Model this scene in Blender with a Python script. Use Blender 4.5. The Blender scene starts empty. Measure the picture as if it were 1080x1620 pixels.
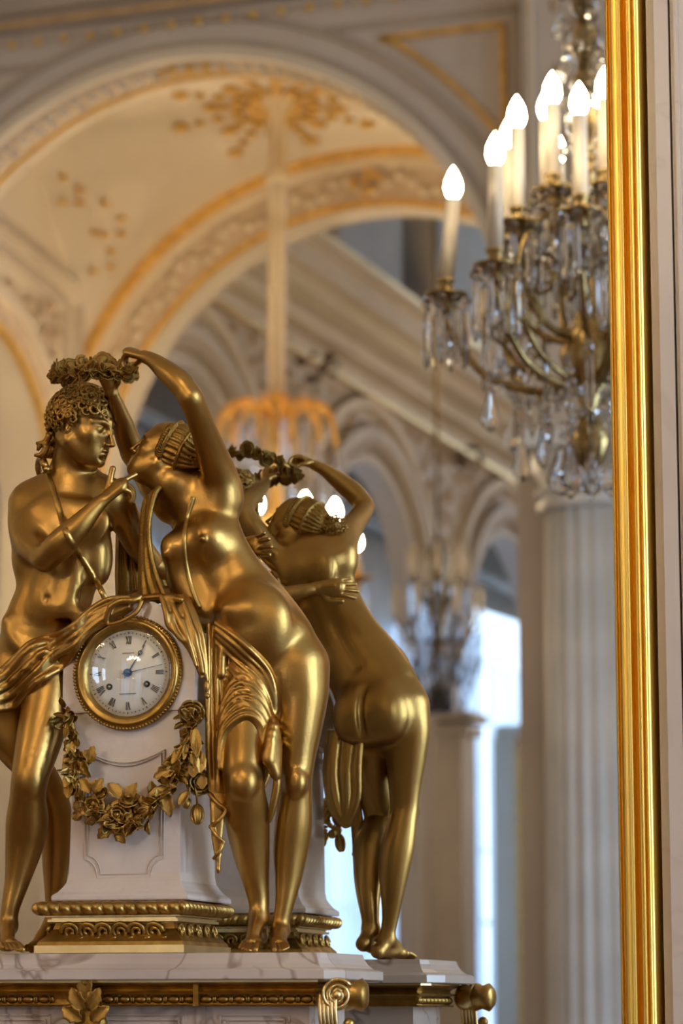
import bpy, bmesh, math, random
import numpy as np
from mathutils import Vector, Matrix, Euler
random.seed(7); RNG = np.random.default_rng(7)
SC = bpy.context.scene
PI = math.pi
# ---------------------------------------------------------------- camera
CAM = (1.2982,-3.8435,1.3730)                                   # photographer's lens, metres
cam = bpy.data.cameras.new('camera'); camo = bpy.data.objects.new('camera', cam)
SC.collection.objects.link(camo); SC.camera = camo
camo.location = CAM
camo.rotation_euler = (math.radians(90 + 9.93), 0, math.radians(16.0))
def at(a, b, d):
    """drawing coordinates of the figures (a across, b down, about 1/1200 m; d metres in front of the mirror) to world"""
    ps, th = math.radians(16.0), math.radians(9.93); x, y = (a-540)/4500.0, (810-b)/4500.0
    rx = x*math.cos(ps) + y*math.sin(ps)*math.sin(th) - math.sin(ps)*math.cos(th)
    ry = x*math.sin(ps) - y*math.cos(ps)*math.sin(th) + math.cos(ps)*math.cos(th)
    rz = y*math.cos(th) + math.sin(th); t = (-d-CAM[1])/ry
    return (CAM[0]+rx*t, -d, CAM[2]+rz*t)
cam.sensor_fit = 'VERTICAL'; cam.sensor_height = 36.0; cam.lens = 100.0
cam.clip_start = 0.05; cam.clip_end = 200
cam.dof.use_dof = True; cam.dof.focus_distance = 3.85; cam.dof.aperture_fstop = 5.8
# ---------------------------------------------------------------- colour management, world
vs = SC.view_settings
vs.view_transform = 'Standard'; vs.look = 'None'; vs.gamma = 1.0; vs.use_curve_mapping = False
vs.exposure = 0.2
W = bpy.data.worlds.new('sky'); SC.world = W; W.use_nodes = True
bg = W.node_tree.nodes['Background']; bg.inputs[0].default_value = (0.50, 0.70, 1.0, 1); bg.inputs[1].default_value = 1.0
SC.cycles.max_bounces = 10; SC.cycles.diffuse_bounces = 3; SC.cycles.glossy_bounces = 5
SC.cycles.transmission_bounces = 8; SC.cycles.transparent_max_bounces = 8
SC.cycles.sample_clamp_indirect = 4.0; SC.cycles.blur_glossy = 0.5
SC.cycles.caustics_refractive = False
SC.cycles.use_denoising = True
# ---------------------------------------------------------------- hall frame: u right, v depth measured from the mirror side, z up
A4 = math.radians(4.0); CA, SA = math.cos(A4), math.sin(A4)
def H(u, v, z):
    return Vector((CAM[0] + u*CA + v*SA, -(CAM[1] - u*SA + v*CA), z))
def HD(u, v, z):                              # a direction in the same frame
    return Vector((u*CA + v*SA, -(-u*SA + v*CA), z))
def area(name, loc, direction, sx, sy, power, col, spread=PI):
    l = bpy.data.lights.new(name, 'AREA'); l.shape = 'RECTANGLE'; l.size = sx; l.size_y = sy
    l.energy = power; l.color = col; l.spread = spread
    o = bpy.data.objects.new(name, l); SC.collection.objects.link(o)
    o.location = loc; o.rotation_euler = Vector(direction).to_track_quat('-Z', 'Y').to_euler()
    return o
def point(name, loc, power, col, r=0.25):
    l = bpy.data.lights.new(name, 'POINT'); l.energy = power; l.color = col; l.shadow_soft_size = r
    o = bpy.data.objects.new(name, l); SC.collection.objects.link(o); o.location = loc
    return o
COOL = (0.56, 0.75, 1.0)
# daylight entering by the tall windows of the gallery behind the arcade, and of the end wall
area('window_daylight', H(-13.9, 34, 4.0), HD(1, -0.1, -0.05), 30, 7, 1500, COOL)
area('window_daylight', H(-5, 47.3, 10.5), HD(0, -1, -0.15), 10, 9, 2200, COOL)
# daylight from the windows on the right of the near bay
area('window_daylight', H(7.2, 8.2, 3.8), HD(-1, 0.1, -0.05), 9, 6.5, 2100, COOL)
# unseen chandeliers added for the room's warm fill light
FILL_LAMPS = ((-1.0, 9.0, 4.6, 55), (-7.6, 11.0, 5.2, 85), (3.5, 11.5, 4.8, 45), (-7.0, 7.5, 4.8, 60), (-4.0, 27.0, 5.0, 110), (-4.0, 36.0, 5.0, 110))     # built below as chandeliers whose bulbs give the light

# ---------------------------------------------------------------- materials
def nt(name):
    m = bpy.data.materials.new(name); m.use_nodes = True
    t = m.node_tree; return m, t, t.nodes['Principled BSDF']
def mat(name, col, rough=0.5, metal=0.0, col2=None, scale=8.0, bump=0.0, bscale=40.0, rough2=None, detail=4.0, spec=None, sss=0.0, coat=0.0):
    m, t, b = nt(name)
    b.inputs['Base Color'].default_value = (*col, 1); b.inputs['Roughness'].default_value = rough
    b.inputs['Metallic'].default_value = metal
    if spec is not None: b.inputs['Specular IOR Level'].default_value = spec
    if coat: b.inputs['Coat Weight'].default_value = coat; b.inputs['Coat Roughness'].default_value = 0.08
    if sss: b.inputs['Subsurface Weight'].default_value = sss; b.inputs['Subsurface Radius'].default_value = (0.01, 0.008, 0.006)
    tc = t.nodes.new('ShaderNodeTexCoord')
    if col2 or rough2 is not None:
        n = t.nodes.new('ShaderNodeTexNoise'); n.inputs['Scale'].default_value = scale; n.inputs['Detail'].default_value = detail
        t.links.new(tc.outputs['Object'], n.inputs['Vector'])
        if col2:
            r = t.nodes.new('ShaderNodeValToRGB'); r.color_ramp.elements[0].position = 0.35; r.color_ramp.elements[1].position = 0.65
            r.color_ramp.elements[0].color = (*col, 1); r.color_ramp.elements[1].color = (*col2, 1)
            t.links.new(n.outputs['Fac'], r.inputs['Fac']); t.links.new(r.outputs['Color'], b.inputs['Base Color'])
        if rough2 is not None:
            mr = t.nodes.new('ShaderNodeMapRange'); mr.inputs['To Min'].default_value = rough; mr.inputs['To Max'].default_value = rough2
            mr.inputs['From Min'].default_value = 0.3; mr.inputs['From Max'].default_value = 0.7
            t.links.new(n.outputs['Fac'], mr.inputs['Value']); t.links.new(mr.outputs['Result'], b.inputs['Roughness'])
    if bump:
        n2 = t.nodes.new('ShaderNodeTexNoise'); n2.inputs['Scale'].default_value = bscale; n2.inputs['Detail'].default_value = 5
        t.links.new(tc.outputs['Object'], n2.inputs['Vector'])
        bp = t.nodes.new('ShaderNodeBump'); bp.inputs['Strength'].default_value = bump; bp.inputs['Distance'].default_value = 0.002
        t.links.new(n2.outputs['Fac'], bp.inputs['Height']); t.links.new(bp.outputs['Normal'], b.inputs['Normal'])
    return m
def emit(name, col, s):
    m = bpy.data.materials.new(name); m.use_nodes = True; t = m.node_tree; t.nodes.clear()
    e = t.nodes.new('ShaderNodeEmission'); e.inputs[0].default_value = (*col, 1); e.inputs[1].default_value = s
    o = t.nodes.new('ShaderNodeOutputMaterial'); t.links.new(e.outputs[0], o.inputs[0]); return m
M = {}
M['bronze'] = mat('gilt_bronze', (0.47, 0.280, 0.082), 0.30, 1.0, (0.38, 0.215, 0.055), 9, 0.10, 260, 0.43)
M['bronze_dark'] = mat('gilt_bronze_matte', (0.40, 0.235, 0.055), 0.36, 1.0, (0.27, 0.15, 0.035), 30, 0.5, 300, 0.52)
M['hair'] = mat('gilt_bronze_chased', (0.40, 0.235, 0.06), 0.33, 1.0, (0.28, 0.155, 0.035), 60, 0.4, 300, 0.5)
M['gilt'] = mat('gilt_mount', (0.52, 0.335, 0.10), 0.28, 1.0, (0.34, 0.20, 0.05), 50, 0.15, 220, 0.42)
M['frame_gold'] = mat('gold_leaf_frame', (0.88, 0.64, 0.18), 0.34, 1.0, (0.88, 0.58, 0.11), 6, 0.05, 60, 0.45)
M['pale_gold'] = mat('pale_brass', (0.80, 0.62, 0.30), 0.28, 1.0, (0.68, 0.5, 0.22), 30)
M['steel'] = mat('blued_steel', (0.02, 0.03, 0.06), 0.25, 0.9)
M['ink'] = mat('black_enamel', (0.012, 0.013, 0.02), 0.3)
M['dial'] = mat('white_enamel_dial', (0.78, 0.76, 0.70), 0.22, 0, (0.72, 0.70, 0.65), 30, spec=0.5)
def marble(name, c1, c2, vein, rough, sc):
    m, t, b = nt(name)
    tc = t.nodes.new('ShaderNodeTexCoord'); n = t.nodes.new('ShaderNodeTexNoise'); n.inputs['Scale'].default_value = sc; n.inputs['Detail'].default_value = 6
    t.links.new(tc.outputs['Object'], n.inputs['Vector'])
    r = t.nodes.new('ShaderNodeValToRGB'); r.color_ramp.elements[0].color = (*c1, 1); r.color_ramp.elements[1].color = (*c2, 1)
    r.color_ramp.elements[0].position = 0.35; r.color_ramp.elements[1].position = 0.7
    t.links.new(n.outputs['Fac'], r.inputs['Fac'])
    n2 = t.nodes.new('ShaderNodeTexNoise'); n2.inputs['Scale'].default_value = sc*0.8; n2.inputs['Detail'].default_value = 3; n2.inputs['Distortion'].default_value = 1.6
    t.links.new(tc.outputs['Object'], n2.inputs['Vector'])
    s = t.nodes.new('ShaderNodeMath'); s.operation = 'SUBTRACT'; s.inputs[1].default_value = 0.5; t.links.new(n2.outputs['Fac'], s.inputs[0])
    a = t.nodes.new('ShaderNodeMath'); a.operation = 'ABSOLUTE'; t.links.new(s.outputs[0], a.inputs[0])
    mr = t.nodes.new('ShaderNodeMapRange'); mr.inputs['From Min'].default_value = 0.0; mr.inputs['From Max'].default_value = 0.02
    mr.inputs['To Min'].default_value = vein[3]; mr.inputs['To Max'].default_value = 0.0; t.links.new(a.outputs[0], mr.inputs['Value'])
    mx = t.nodes.new('ShaderNodeMix'); mx.data_type = 'RGBA'; mx.inputs[7].default_value = (*vein[:3], 1)
    t.links.new(mr.outputs[0], mx.inputs[0]); t.links.new(r.outputs[0], mx.inputs[6]); t.links.new(mx.outputs[2], b.inputs['Base Color'])
    b.inputs['Roughness'].default_value = rough; return m
M['marble'] = marble('white_statuary_marble', (0.66, 0.55, 0.475), (0.57, 0.465, 0.40), (0.42, 0.33, 0.29, 0.12), 0.16, 12)
M['table_marble'] = marble('veined_table_marble', (0.60, 0.50, 0.43), (0.46, 0.37, 0.32), (0.22, 0.14, 0.10, 0.75), 0.2, 5)
M['wall_marble'] = marble('pink_grey_wall_marble', (0.62, 0.52, 0.45), (0.54, 0.45, 0.39), (0.42, 0.33, 0.27, 0.25), 0.3, 3)
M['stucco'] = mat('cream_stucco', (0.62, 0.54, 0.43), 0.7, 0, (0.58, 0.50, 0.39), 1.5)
M['brown'] = mat('brown_trim_and_cornice_shade', (0.10, 0.06, 0.03), 0.6)
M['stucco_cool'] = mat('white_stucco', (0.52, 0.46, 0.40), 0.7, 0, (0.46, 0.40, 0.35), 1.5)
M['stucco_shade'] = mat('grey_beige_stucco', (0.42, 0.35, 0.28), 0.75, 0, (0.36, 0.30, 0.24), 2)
M['relief'] = mat('carved_relief_ground', (0.50, 0.40, 0.30), 0.6, 0, (0.42, 0.32, 0.23), 14, 0.5, 12)
M['gold_paint'] = mat('gilded_moulding', (0.80, 0.52, 0.16), 0.40, 0.75, (0.62, 0.38, 0.12), 12)
M['column'] = mat('white_fluted_marble', (0.66, 0.66, 0.66), 0.3, 0, (0.58, 0.58, 0.58), 3)
M['floor'] = mat('parquet', (0.20, 0.11, 0.05), 0.3, 0, (0.15, 0.08, 0.035), 5)
M['rod'] = mat('pale_rod_sleeve', (0.72, 0.60, 0.42), 0.4)
M['arm'] = mat('chandelier_brass', (0.50, 0.36, 0.15), 0.25, 1.0, (0.30, 0.20, 0.08), 30)
M['arm_gold'] = mat('chandelier_gilt', (0.95, 0.60, 0.20), 0.25, 1.0)
M['candle'] = mat('cream_candle_sleeve', (0.85, 0.76, 0.62), 0.45, sss=0.0)
M['bulb'] = emit('lit_bulb', (1.0, 0.80, 0.52), 95)
M['bulb_far'] = emit('lit_bulb_warm', (1.0, 0.77, 0.47), 520)
M['bulb_fill'] = emit('lit_bulb_fill', (1.0, 0.74, 0.42), 90)
M['bulb_fill_hall'] = emit('lit_bulb_fill_hall', (1.0, 0.80, 0.58), 330)
M['curtain'] = mat('sheer_white_curtain', (0.80, 0.85, 0.92), 0.9)
M['curtain'].node_tree.nodes['Principled BSDF'].inputs['Transmission Weight'].default_value = 0.0
def crystal(name, tint, disp=0.0):
    m, t, b = nt(name); b.inputs['Base Color'].default_value = (*tint, 1); b.inputs['Roughness'].default_value = 0.0
    b.inputs['Transmission Weight'].default_value = 1.0; b.inputs['IOR'].default_value = 1.6; return m
M['crystal'] = crystal('cut_crystal', (0.97, 0.98, 1.0))
M['amber'] = crystal('amber_crystal', (1.0, 0.72, 0.35))
def pane_mat():
    m = bpy.data.materials.new('window_glass'); m.use_nodes = True; t = m.node_tree; t.nodes.clear()
    a = t.nodes.new('ShaderNodeBsdfTransparent'); a.inputs[0].default_value = (0.93, 0.96, 1, 1); g = t.nodes.new('ShaderNodeBsdfGlossy'); g.inputs['Roughness'].default_value = 0.02
    x = t.nodes.new('ShaderNodeMixShader'); x.inputs[0].default_value = 0.06; o = t.nodes.new('ShaderNodeOutputMaterial')
    t.links.new(a.outputs[0], x.inputs[1]); t.links.new(g.outputs[0], x.inputs[2]); t.links.new(x.outputs[0], o.inputs[0]); return m
M['crystal_pane'] = pane_mat()

# ---------------------------------------------------------------- mesh helpers
def mesh(name, V, Fc, m, parent=None, smooth=True, loc=None):
    me = bpy.data.meshes.new(name)
    if loc is not None: V = np.asarray(V, float) - np.array(loc)
    me.from_pydata([tuple(map(float, v)) for v in V], [], [tuple(map(int, f)) for f in Fc])
    me.validate()
    return link(name, me, m, parent, smooth, loc)
def link(name, me, m, parent=None, smooth=True, loc=None):
    if isinstance(m, str): m = M[m]
    if m is not None and len(me.materials) == 0: me.materials.append(m)
    if smooth: me.polygons.foreach_set('use_smooth', [True]*len(me.polygons))
    o = bpy.data.objects.new(name, me); SC.collection.objects.link(o)
    if loc is not None: o.location = loc
    if parent is not None: o.parent = parent; o.matrix_parent_inverse = PINV(parent)
    return o
def PINV(p):
    mats = []; q = p
    Mx = Matrix.Identity(4)
    while q is not None:
        Mx = q.matrix_parent_inverse @ Matrix.LocRotScale(q.location, q.rotation_euler, q.scale) if False else Mx
        mats.append(q); q = q.parent
    W_ = Matrix.Identity(4)
    for q in reversed(mats): W_ = W_ @ q.matrix_parent_inverse @ Matrix.LocRotScale(q.location, q.rotation_euler, q.scale)
    return W_.inverted()
def fixn(o):
    bm = bmesh.new(); bm.from_mesh(o.data); bmesh.ops.recalc_face_normals(bm, faces=bm.faces); bm.to_mesh(o.data); bm.free(); return o
def tag(o, label=None, cat=None, group=None, kind=None):
    for k, v in (('label', label), ('category', cat), ('group', group), ('kind', kind)):
        if v: o[k] = v
    return o
def empty(name, loc, label=None, cat=None, group=None):
    o = bpy.data.objects.new(name, None); o.empty_display_size = 0.05; SC.collection.objects.link(o); o.location = loc
    return tag(o, label, cat, group)
class MB:
    """collects shapes that become ONE mesh"""
    def __init__(s): s.V = []; s.F = []
    def add(s, V, F):
        k = len(s.V); s.V += [tuple(v) for v in V]; s.F += [tuple(i + k for i in f) for f in F]; return s
    def box(s, c, size, Rm=None):
        c = Vector(c); X = [Vector((a*size[0]/2, b*size[1]/2, d*size[2]/2)) for a in (-1, 1) for b in (-1, 1) for d in (-1, 1)]
        if Rm is not None: X = [Rm @ x for x in X]
        return s.add([c + x for x in X], [(0,1,3,2),(4,6,7,5),(0,4,5,1),(2,3,7,6),(0,2,6,4),(1,5,7,3)])
    def tube(s, P, r, n=8, closed=False, cap=True):
        P = [Vector(p) for p in P]; k = len(P); rr = r if hasattr(r, '__len__') else [r]*k
        T = []
        for i in range(k):
            a = P[(i-1) % k] if (closed or i > 0) else P[i]; b = P[(i+1) % k] if (closed or i < k-1) else P[i]
            T.append((b-a).normalized() if (b-a).length > 1e-9 else Vector((0,0,1)))
        up = Vector((0,0,1)) if abs(T[0].z) < 0.9 else Vector((1,0,0))
        N = (up - T[0]*up.dot(T[0])).normalized(); V = []; F = []
        for i in range(k):
            N = (N - T[i]*N.dot(T[i])); N = N.normalized() if N.length > 1e-6 else Vector((1,0,0)); B = T[i].cross(N)
            for j in range(n):
                a = 2*PI*j/n; V.append(P[i] + (N*math.cos(a) + B*math.sin(a))*rr[i])
        for i in range(k if closed else k-1):
            i2 = (i+1) % k
            for j in range(n): F.append((i*n+j, i*n+(j+1) % n, i2*n+(j+1) % n, i2*n+j))
        if cap and not closed: F.append(tuple(range(n))[::-1]); F.append(tuple((k-1)*n+j for j in range(n)))
        return s.add(V, F)
    def lathe(s, c, prof, n=24, ax=None, flute=0, fd=0.0):
        c = Vector(c); V = []; F = []; Q = Vector(ax).to_track_quat('Z', 'Y') if ax is not None else None
        for (r, z) in prof:
            for j in range(n):
                a = 2*PI*j/n; q = r*(1 - fd*abs(math.sin(a*flute/2))**1.0) if flute else r
                p = Vector((q*math.cos(a), q*math.sin(a), z)); V.append(c + (Q @ p if Q else p))
        k = len(prof)
        for i in range(k-1):
            for j in range(n): F.append((i*n+j, i*n+(j+1) % n, (i+1)*n+(j+1) % n, (i+1)*n+j))
        F.append(tuple(range(n))[::-1]); F.append(tuple((k-1)*n+j for j in range(n)))
        return s.add(V, F)
    def ball(s, c, r, n=8, sc=(1,1,1), Rm=None):
        c = Vector(c); V = []; F = []; m_ = max(4, n//2 + 1)
        for i in range(m_+1):
            t = PI*i/m_
            for j in range(n):
                a = 2*PI*j/n; p = Vector((math.sin(t)*math.cos(a)*r*sc[0], math.sin(t)*math.sin(a)*r*sc[1], -math.cos(t)*r*sc[2]))
                V.append(c + (Rm @ p if Rm is not None else p))
        for i in range(m_):
            for j in range(n): F.append((i*n+j, i*n+(j+1) % n, (i+1)*n+(j+1) % n, (i+1)*n+j))
        return s.add(V, F)
    def extrude(s, poly, vec):
        """closed polygon (list of points) pushed along vec"""
        P = [Vector(p) for p in poly]; v = Vector(vec); n = len(P)
        F = [tuple(range(n)), tuple(range(2*n-1, n-1, -1))] + [(i, (i+1) % n, (i+1) % n + n, i + n) for i in range(n)]
        return s.add(P + [p + v for p in P], F)
    def sweep(s, path, prof, frames, closed=False):
        """profile points (a,b) carried along the path; frames give (A,B) axes at each path point"""
        n = len(prof); V = []; F = []
        for p, (A, B) in zip(path, frames):
            for a, b in prof: V.append(Vector(p) + Vector(A)*a + Vector(B)*b)
        k = len(path)
        for i in range(k if closed else k-1):
            i2 = (i+1) % k
            for j in range(n): F.append((i*n+j, i*n+(j+1) % n, i2*n+(j+1) % n, i2*n+j))
        if not closed: F.append(tuple(range(n))); F.append(tuple((k-1)*n+j for j in range(n)))
        return s.add(V, F)
    def build(s, name, m, parent=None, smooth=False, loc=None):
        return fixn(mesh(name, s.V, s.F, m, parent, smooth, loc))
def crom(P, sub=6):
    """Catmull-Rom through rows of numbers"""
    P = [np.array(p, float) for p in P]; out = []
    for i in range(len(P)-1):
        a = P[max(i-1, 0)]; b = P[i]; c = P[i+1]; d = P[min(i+2, len(P)-1)]
        for k in range(sub):
            t = k/sub; out.append(0.5*((2*b) + (c-a)*t + (2*a-5*b+4*c-d)*t*t + (-a+3*b-3*c+d)*t**3))
    out.append(P[-1]); return np.array(out)
# ================================================================ THE HALL (reflected in the mirror)
def struct(mb, name, m, label, smooth=False, parent=None):
    o = mb.build(name, m, parent, smooth)
    if parent is None: tag(o, label, None, None, 'structure')
    return o
def arch_wall(mb, P, c, zc, R, a0, a1, z1, th, n=48, z0=0.0, D=None):
    """wall with an arched opening. P(s, z, t) -> world, s along the wall, t through the thickness"""
    S = [(c - R, z0)] + [(c - R*math.cos(PI*i/n), zc + R*math.sin(PI*i/n)) for i in range(n+1)] + [(c + R, z0)]
    O = []
    for k, (s_, z_) in enumerate(S):
        if k == 0: O.append((a0, z0))
        elif k == len(S)-1: O.append((a1, z0))
        else:
            t = (k-1)/n
            if t < 0.25: q = (a0, zc + (z1-zc)*t/0.25)
            elif t < 0.75: q = (a0 + (a1-a0)*(t-0.25)/0.5, z1)
            else: q = (a1, z1 + (zc-z1)*(t-0.75)/0.25)
            O.append(q)
    m_ = len(S); V = []; Fc = []
    for t in (0, th):
        V += [P(s_, z_, t) for s_, z_ in S] + [P(s_, z_, t) for s_, z_ in O]
    for q in (0, 2*m_):
        for i in range(m_-1): Fc.append((q+i, q+i+1, q+m_+i+1, q+m_+i))
    for i in range(m_-1):
        Fc.append((i, i+1, 2*m_+i+1, 2*m_+i)); Fc.append((m_+i, m_+i+1, 3*m_+i+1, 3*m_+i))
    mb.add(V, Fc)
def arc_pts(P, c, zc, R, t, n=48, a0=0.0, a1=PI): return [P(c - R*math.cos(a0+(a1-a0)*i/n), zc + R*math.sin(a0+(a1-a0)*i/n), t) for i in range(n+1)]
def arc_band(P, c, zc, R0, R1, t0, t1, n=48):
    """flat ring moulding standing proud of the wall face between radii R0 and R1"""
    mb = MB(); V = []; Fc = []
    for i in range(n+1):
        a = PI*i/n
        for R, t in ((R0, t0), (R0, t1), (R1, t1), (R1, t0)): V.append(P(c - R*math.cos(a), zc + R*math.sin(a), t))
    for i in range(n):
        for j in range(4): Fc.append((i*4+j, i*4+(j+1) % 4, (i+1)*4+(j+1) % 4, (i+1)*4+j))
    return mb.add(V, Fc)
def blob(mb, c, r, n=9, flat=HD(0,0.35,0), seed=0):
    """a cluster of small carved leaves and scrolls"""
    g = random.Random(seed)
    for k in range(n):
        a = g.uniform(0, 2*PI); q = r*math.sqrt(g.random())
        p = c + HD(math.cos(a)*q, 0, math.sin(a)*q*0.8)
        mb.ball(p, r*g.uniform(0.16, 0.34), 7, (1, 0.5, 0.7))
def flat_uv(v0):      # wall facing the mirror at depth v0
    return lambda s, z, t: H(s, v0 + t, z)
def side_uv(u0, sg=1): # wall running along v at u0
    return lambda s, z, t: H(u0 + sg*t, s, z)

VA, VB = 15.7, 19.2
UC_A, R_A, ZC_A = -6.78, 2.155, 5.10
UC_B, R_B, ZC_B = -6.78, 2.115, 5.11
PA, PB = flat_uv(VA), flat_uv(VB)
# wall with the first great arch
mb = MB(); arch_wall(mb, PA, UC_A, ZC_A, R_A, -13, -3.9, 9.2, 0.35); wa = struct(mb, 'wall_arch_near', 'stucco_cool', 'cream stucco wall with the large gilded round arch, reflected in the mirror')
arc_band(PA, UC_A, ZC_A, R_A - 0.02, R_A + 0.05, 0.02, -0.05).build('trim_moulding', 'stucco', wa)
arc_band(PA, UC_A, ZC_A, R_A + 0.05, R_A + 0.10, 0.02, -0.02).build('trim_moulding', 'stucco_shade', wa)
arc_band(PA, UC_A, ZC_A, R_A + 0.22, R_A + 0.26, 0.02, -0.03).build('trim_moulding', 'stucco_shade', wa)
# inner face of the arch: relief band between two gilt lines
def soffit(c, zc, R, v0, v1, m, name, parent, rr=0.0, n=72):
    mb = MB(); V = []; Fc = []
    for i in range(n+1):
        a = PI*i/n
        for v, r in ((v0, R-rr), (v1, R-rr), (v1, R+0.01), (v0, R+0.01)): V.append(H(c - r*math.cos(a), v, zc + r*math.sin(a)))
    for i in range(n):
        for j in range(4): Fc.append((i*4+j, i*4+(j+1) % 4, (i+1)*4+(j+1) % 4, (i+1)*4+j))
    mb.add(V, Fc); return mb.build(name, m, parent, True)
soffit(UC_A, ZC_A, R_A, VA+0.02, VA+0.33, 'relief', 'carved_band', wa, 0.012)
soffit(UC_A, ZC_A, R_A, VA+0.33, VA+0.37, 'gold_paint', 'gilt_line', wa, 0.03)
soffit(UC_A, ZC_A, R_A, VA+0.37, VA+0.50, 'stucco', 'trim_moulding', wa, 0.0)
soffit(UC_A, ZC_A, R_A+0.06, VA+0.50, VA+0.54, 'gold_paint', 'gilt_line', wa, 0.03)
# relief scrolls on the band
sc = MB()
for i in range(62):
    a = PI*(i+0.5)/62
    for q in (-1, 1):
        vv = VA + 0.175 + q*0.06*math.sin(i*1.3); r = R_A - 0.02
        sc.ball(H(UC_A - r*math.cos(a), vv, ZC_A + r*math.sin(a)), 0.035, 6, (1, 1, 1))
so = sc.build('scroll_relief', 'stucco', wa, True); so['kind'] = 'stuff'
mb = MB(); 
for k in range(11): mb.ball(H(UC_A + 0.02*k - 0.2 + 0.02*k, VA+0.17 + 0.05*math.sin(k*2.1), ZC_A + R_A - 0.03), 0.035, 7, (1.2, 1, 0.8))
mb.build('keystone_rosette', 'gold_paint', wa, True)
# cornice over the arch with its gilt beads
mb = MB()
for z0, z1, pr in ((7.54, 7.62, 0.10), (7.62, 7.74, 0.20), (7.74, 7.84, 0.32), (7.84, 7.96, 0.42)):
    mb.box(H(-8.5, VA - pr/2, (z0+z1)/2), (9, pr, z1-z0), Euler((0, 0, A4)).to_matrix())
cor = mb.build('trim_cornice', 'stucco_shade', wa)
MB().box(H(-8.5, VA-0.22, 8.22), (9, 0.44, 0.5), Euler((0,0,A4)).to_matrix()).build('trim_cornice', 'brown', wa)  # dark brown colour stands in for the dim light on the cornice top
mb = MB(); mb.box(H(-8.5, VA-0.36, 7.86), (9, 0.02, 0.02), Euler((0,0,A4)).to_matrix()); mb.box(H(-8.5, VA-0.11, 7.57), (9, 0.02, 0.02), Euler((0,0,A4)).to_matrix())
mb.build('gilt_line', 'gold_paint', wa)
bead = MB(); bead.ball((0,0,0), 0.030, 8, (1, 0.8, 1.15)); bd = bead.build('gilt_bead', 'gold_paint', wa, True)
bd.location = H(-9.6, VA-0.06, 7.455); bd.matrix_parent_inverse = Matrix.Identity(4)
for k in range(1, 26):
    b2 = bd.copy(); SC.collection.objects.link(b2); b2.location = H(-9.6 + k*0.185, VA-0.06, 7.455)
# spandrel panels left and right with gilt borders
def strip(mb, P, pts, w, t0, t1):
    for (a, b) in zip(pts[:-1], pts[1:]):
        d = Vector((b[0]-a[0], b[1]-a[1])); n_ = Vector((-d.y, d.x)).normalized()*w/2
        q = [(a[0]+n_.x, a[1]+n_.y), (b[0]+n_.x, b[1]+n_.y), (b[0]-n_.x, b[1]-n_.y), (a[0]-n_.x, a[1]-n_.y)]
        mb.add([P(x, y, t0) for x, y in q] + [P(x, y, t1) for x, y in q], [(0,1,2,3),(7,6,5,4),(0,4,5,1),(1,5,6,2),(2,6,7,3),(3,7,4,0)])
for sg in (1, -1):
    loop = [(UC_A + sg*1.33, 7.21), (UC_A + sg*2.10, 7.21)] + [(UC_A + sg*(R_A+0.36)*math.cos(a), ZC_A + (R_A+0.36)*math.sin(a)) for a in np.linspace(0.578, 0.99, 12)] + [(UC_A + sg*1.33, 7.21)]
    m2 = MB(); strip(m2, PA, loop, 0.035, 0.01, -0.035); m2.build('gilt_panel_border' if sg > 0 else 'panel_border', 'gold_paint' if sg > 0 else 'stucco_shade', wa)
    m2 = MB(); l2 = [(UC_A + sg*0.95, 7.31), (UC_A + sg*2.19, 7.31)] + [(UC_A + sg*(R_A+0.25)*math.cos(a), ZC_A + (R_A+0.25)*math.sin(a)) for a in np.linspace(0.43, 1.16, 16)]
    strip(m2, PA, l2, 0.045, 0.01, -0.02); m2.build('panel_moulding', 'stucco_shade', wa)
# pilaster to the right of the arch, gilded panel on it
mb = MB(); mb.box(H(-4.12, VA-0.12, 6.2), (0.74, 0.30, 3.3), Euler((0,0,A4)).to_matrix()); pil = struct(mb, 'wall_pilaster', 'stucco_cool', 'stucco pilaster beside the large arch above the fluted column')
mb = MB()
for du in (-0.30, 0.30): mb.box(H(-4.12+du, VA-0.285, 6.3), (0.035, 0.03, 2.8), Euler((0,0,A4)).to_matrix())
mb.build('trim_fillet', 'stucco', pil)
mb = MB()
for k in range(60):
    g = random.Random(k); mb.ball(H(-4.10 + g.uniform(-0.18, 0.18), VA-0.28, 5.6 + k*0.037), 0.045, 6, (1, 0.4, 1.2))
mb.build('carved_ornament', 'relief', pil, True)
# fluted column under the pilaster
cl = empty('fluted_column', H(-4.13, VA-0.05, 0), 'thick white fluted column behind the gold mirror frame, reflected in the mirror', 'column')
mb = MB(); mb.lathe(H(-4.13, VA-0.05, 0.0), [(0.335, 0.4), (0.335, 1.2), (0.325, 2.6), (0.31, 4.18)], 144, flute=22, fd=0.09); mb.build('fluted_shaft', 'column', cl, True)
mb = MB(); mb.lathe(H(-4.13, VA-0.05, 0.0), [(0.31, 4.18), (0.345, 4.20), (0.345, 4.24), (0.315, 4.26), (0.315, 4.34), (0.36, 4.42), (0.38, 4.47), (0.38, 4.52)], 48)
mb.box(H(-4.13, VA-0.05, 4.57), (0.84, 0.84, 0.10), Euler((0,0,A4)).to_matrix()); mb.build('capital', 'column', cl, False)
mb = MB(); mb.lathe(H(-4.13, VA-0.05, 0.0), [(0.46, 0.0), (0.46, 0.15), (0.42, 0.2), (0.42, 0.3), (0.36, 0.36), (0.345, 0.4)], 48); mb.build('base', 'column', cl, True)
mb = MB()
for k in range(40): mb.ball(H(-4.13, VA-0.05, 4.30) + Vector((0.335*math.cos(k*PI/20), 0.335*math.sin(k*PI/20), 0)), 0.024, 6)
mb.build('bead_ring', 'column', cl, True)['kind'] = 'stuff'
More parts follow.
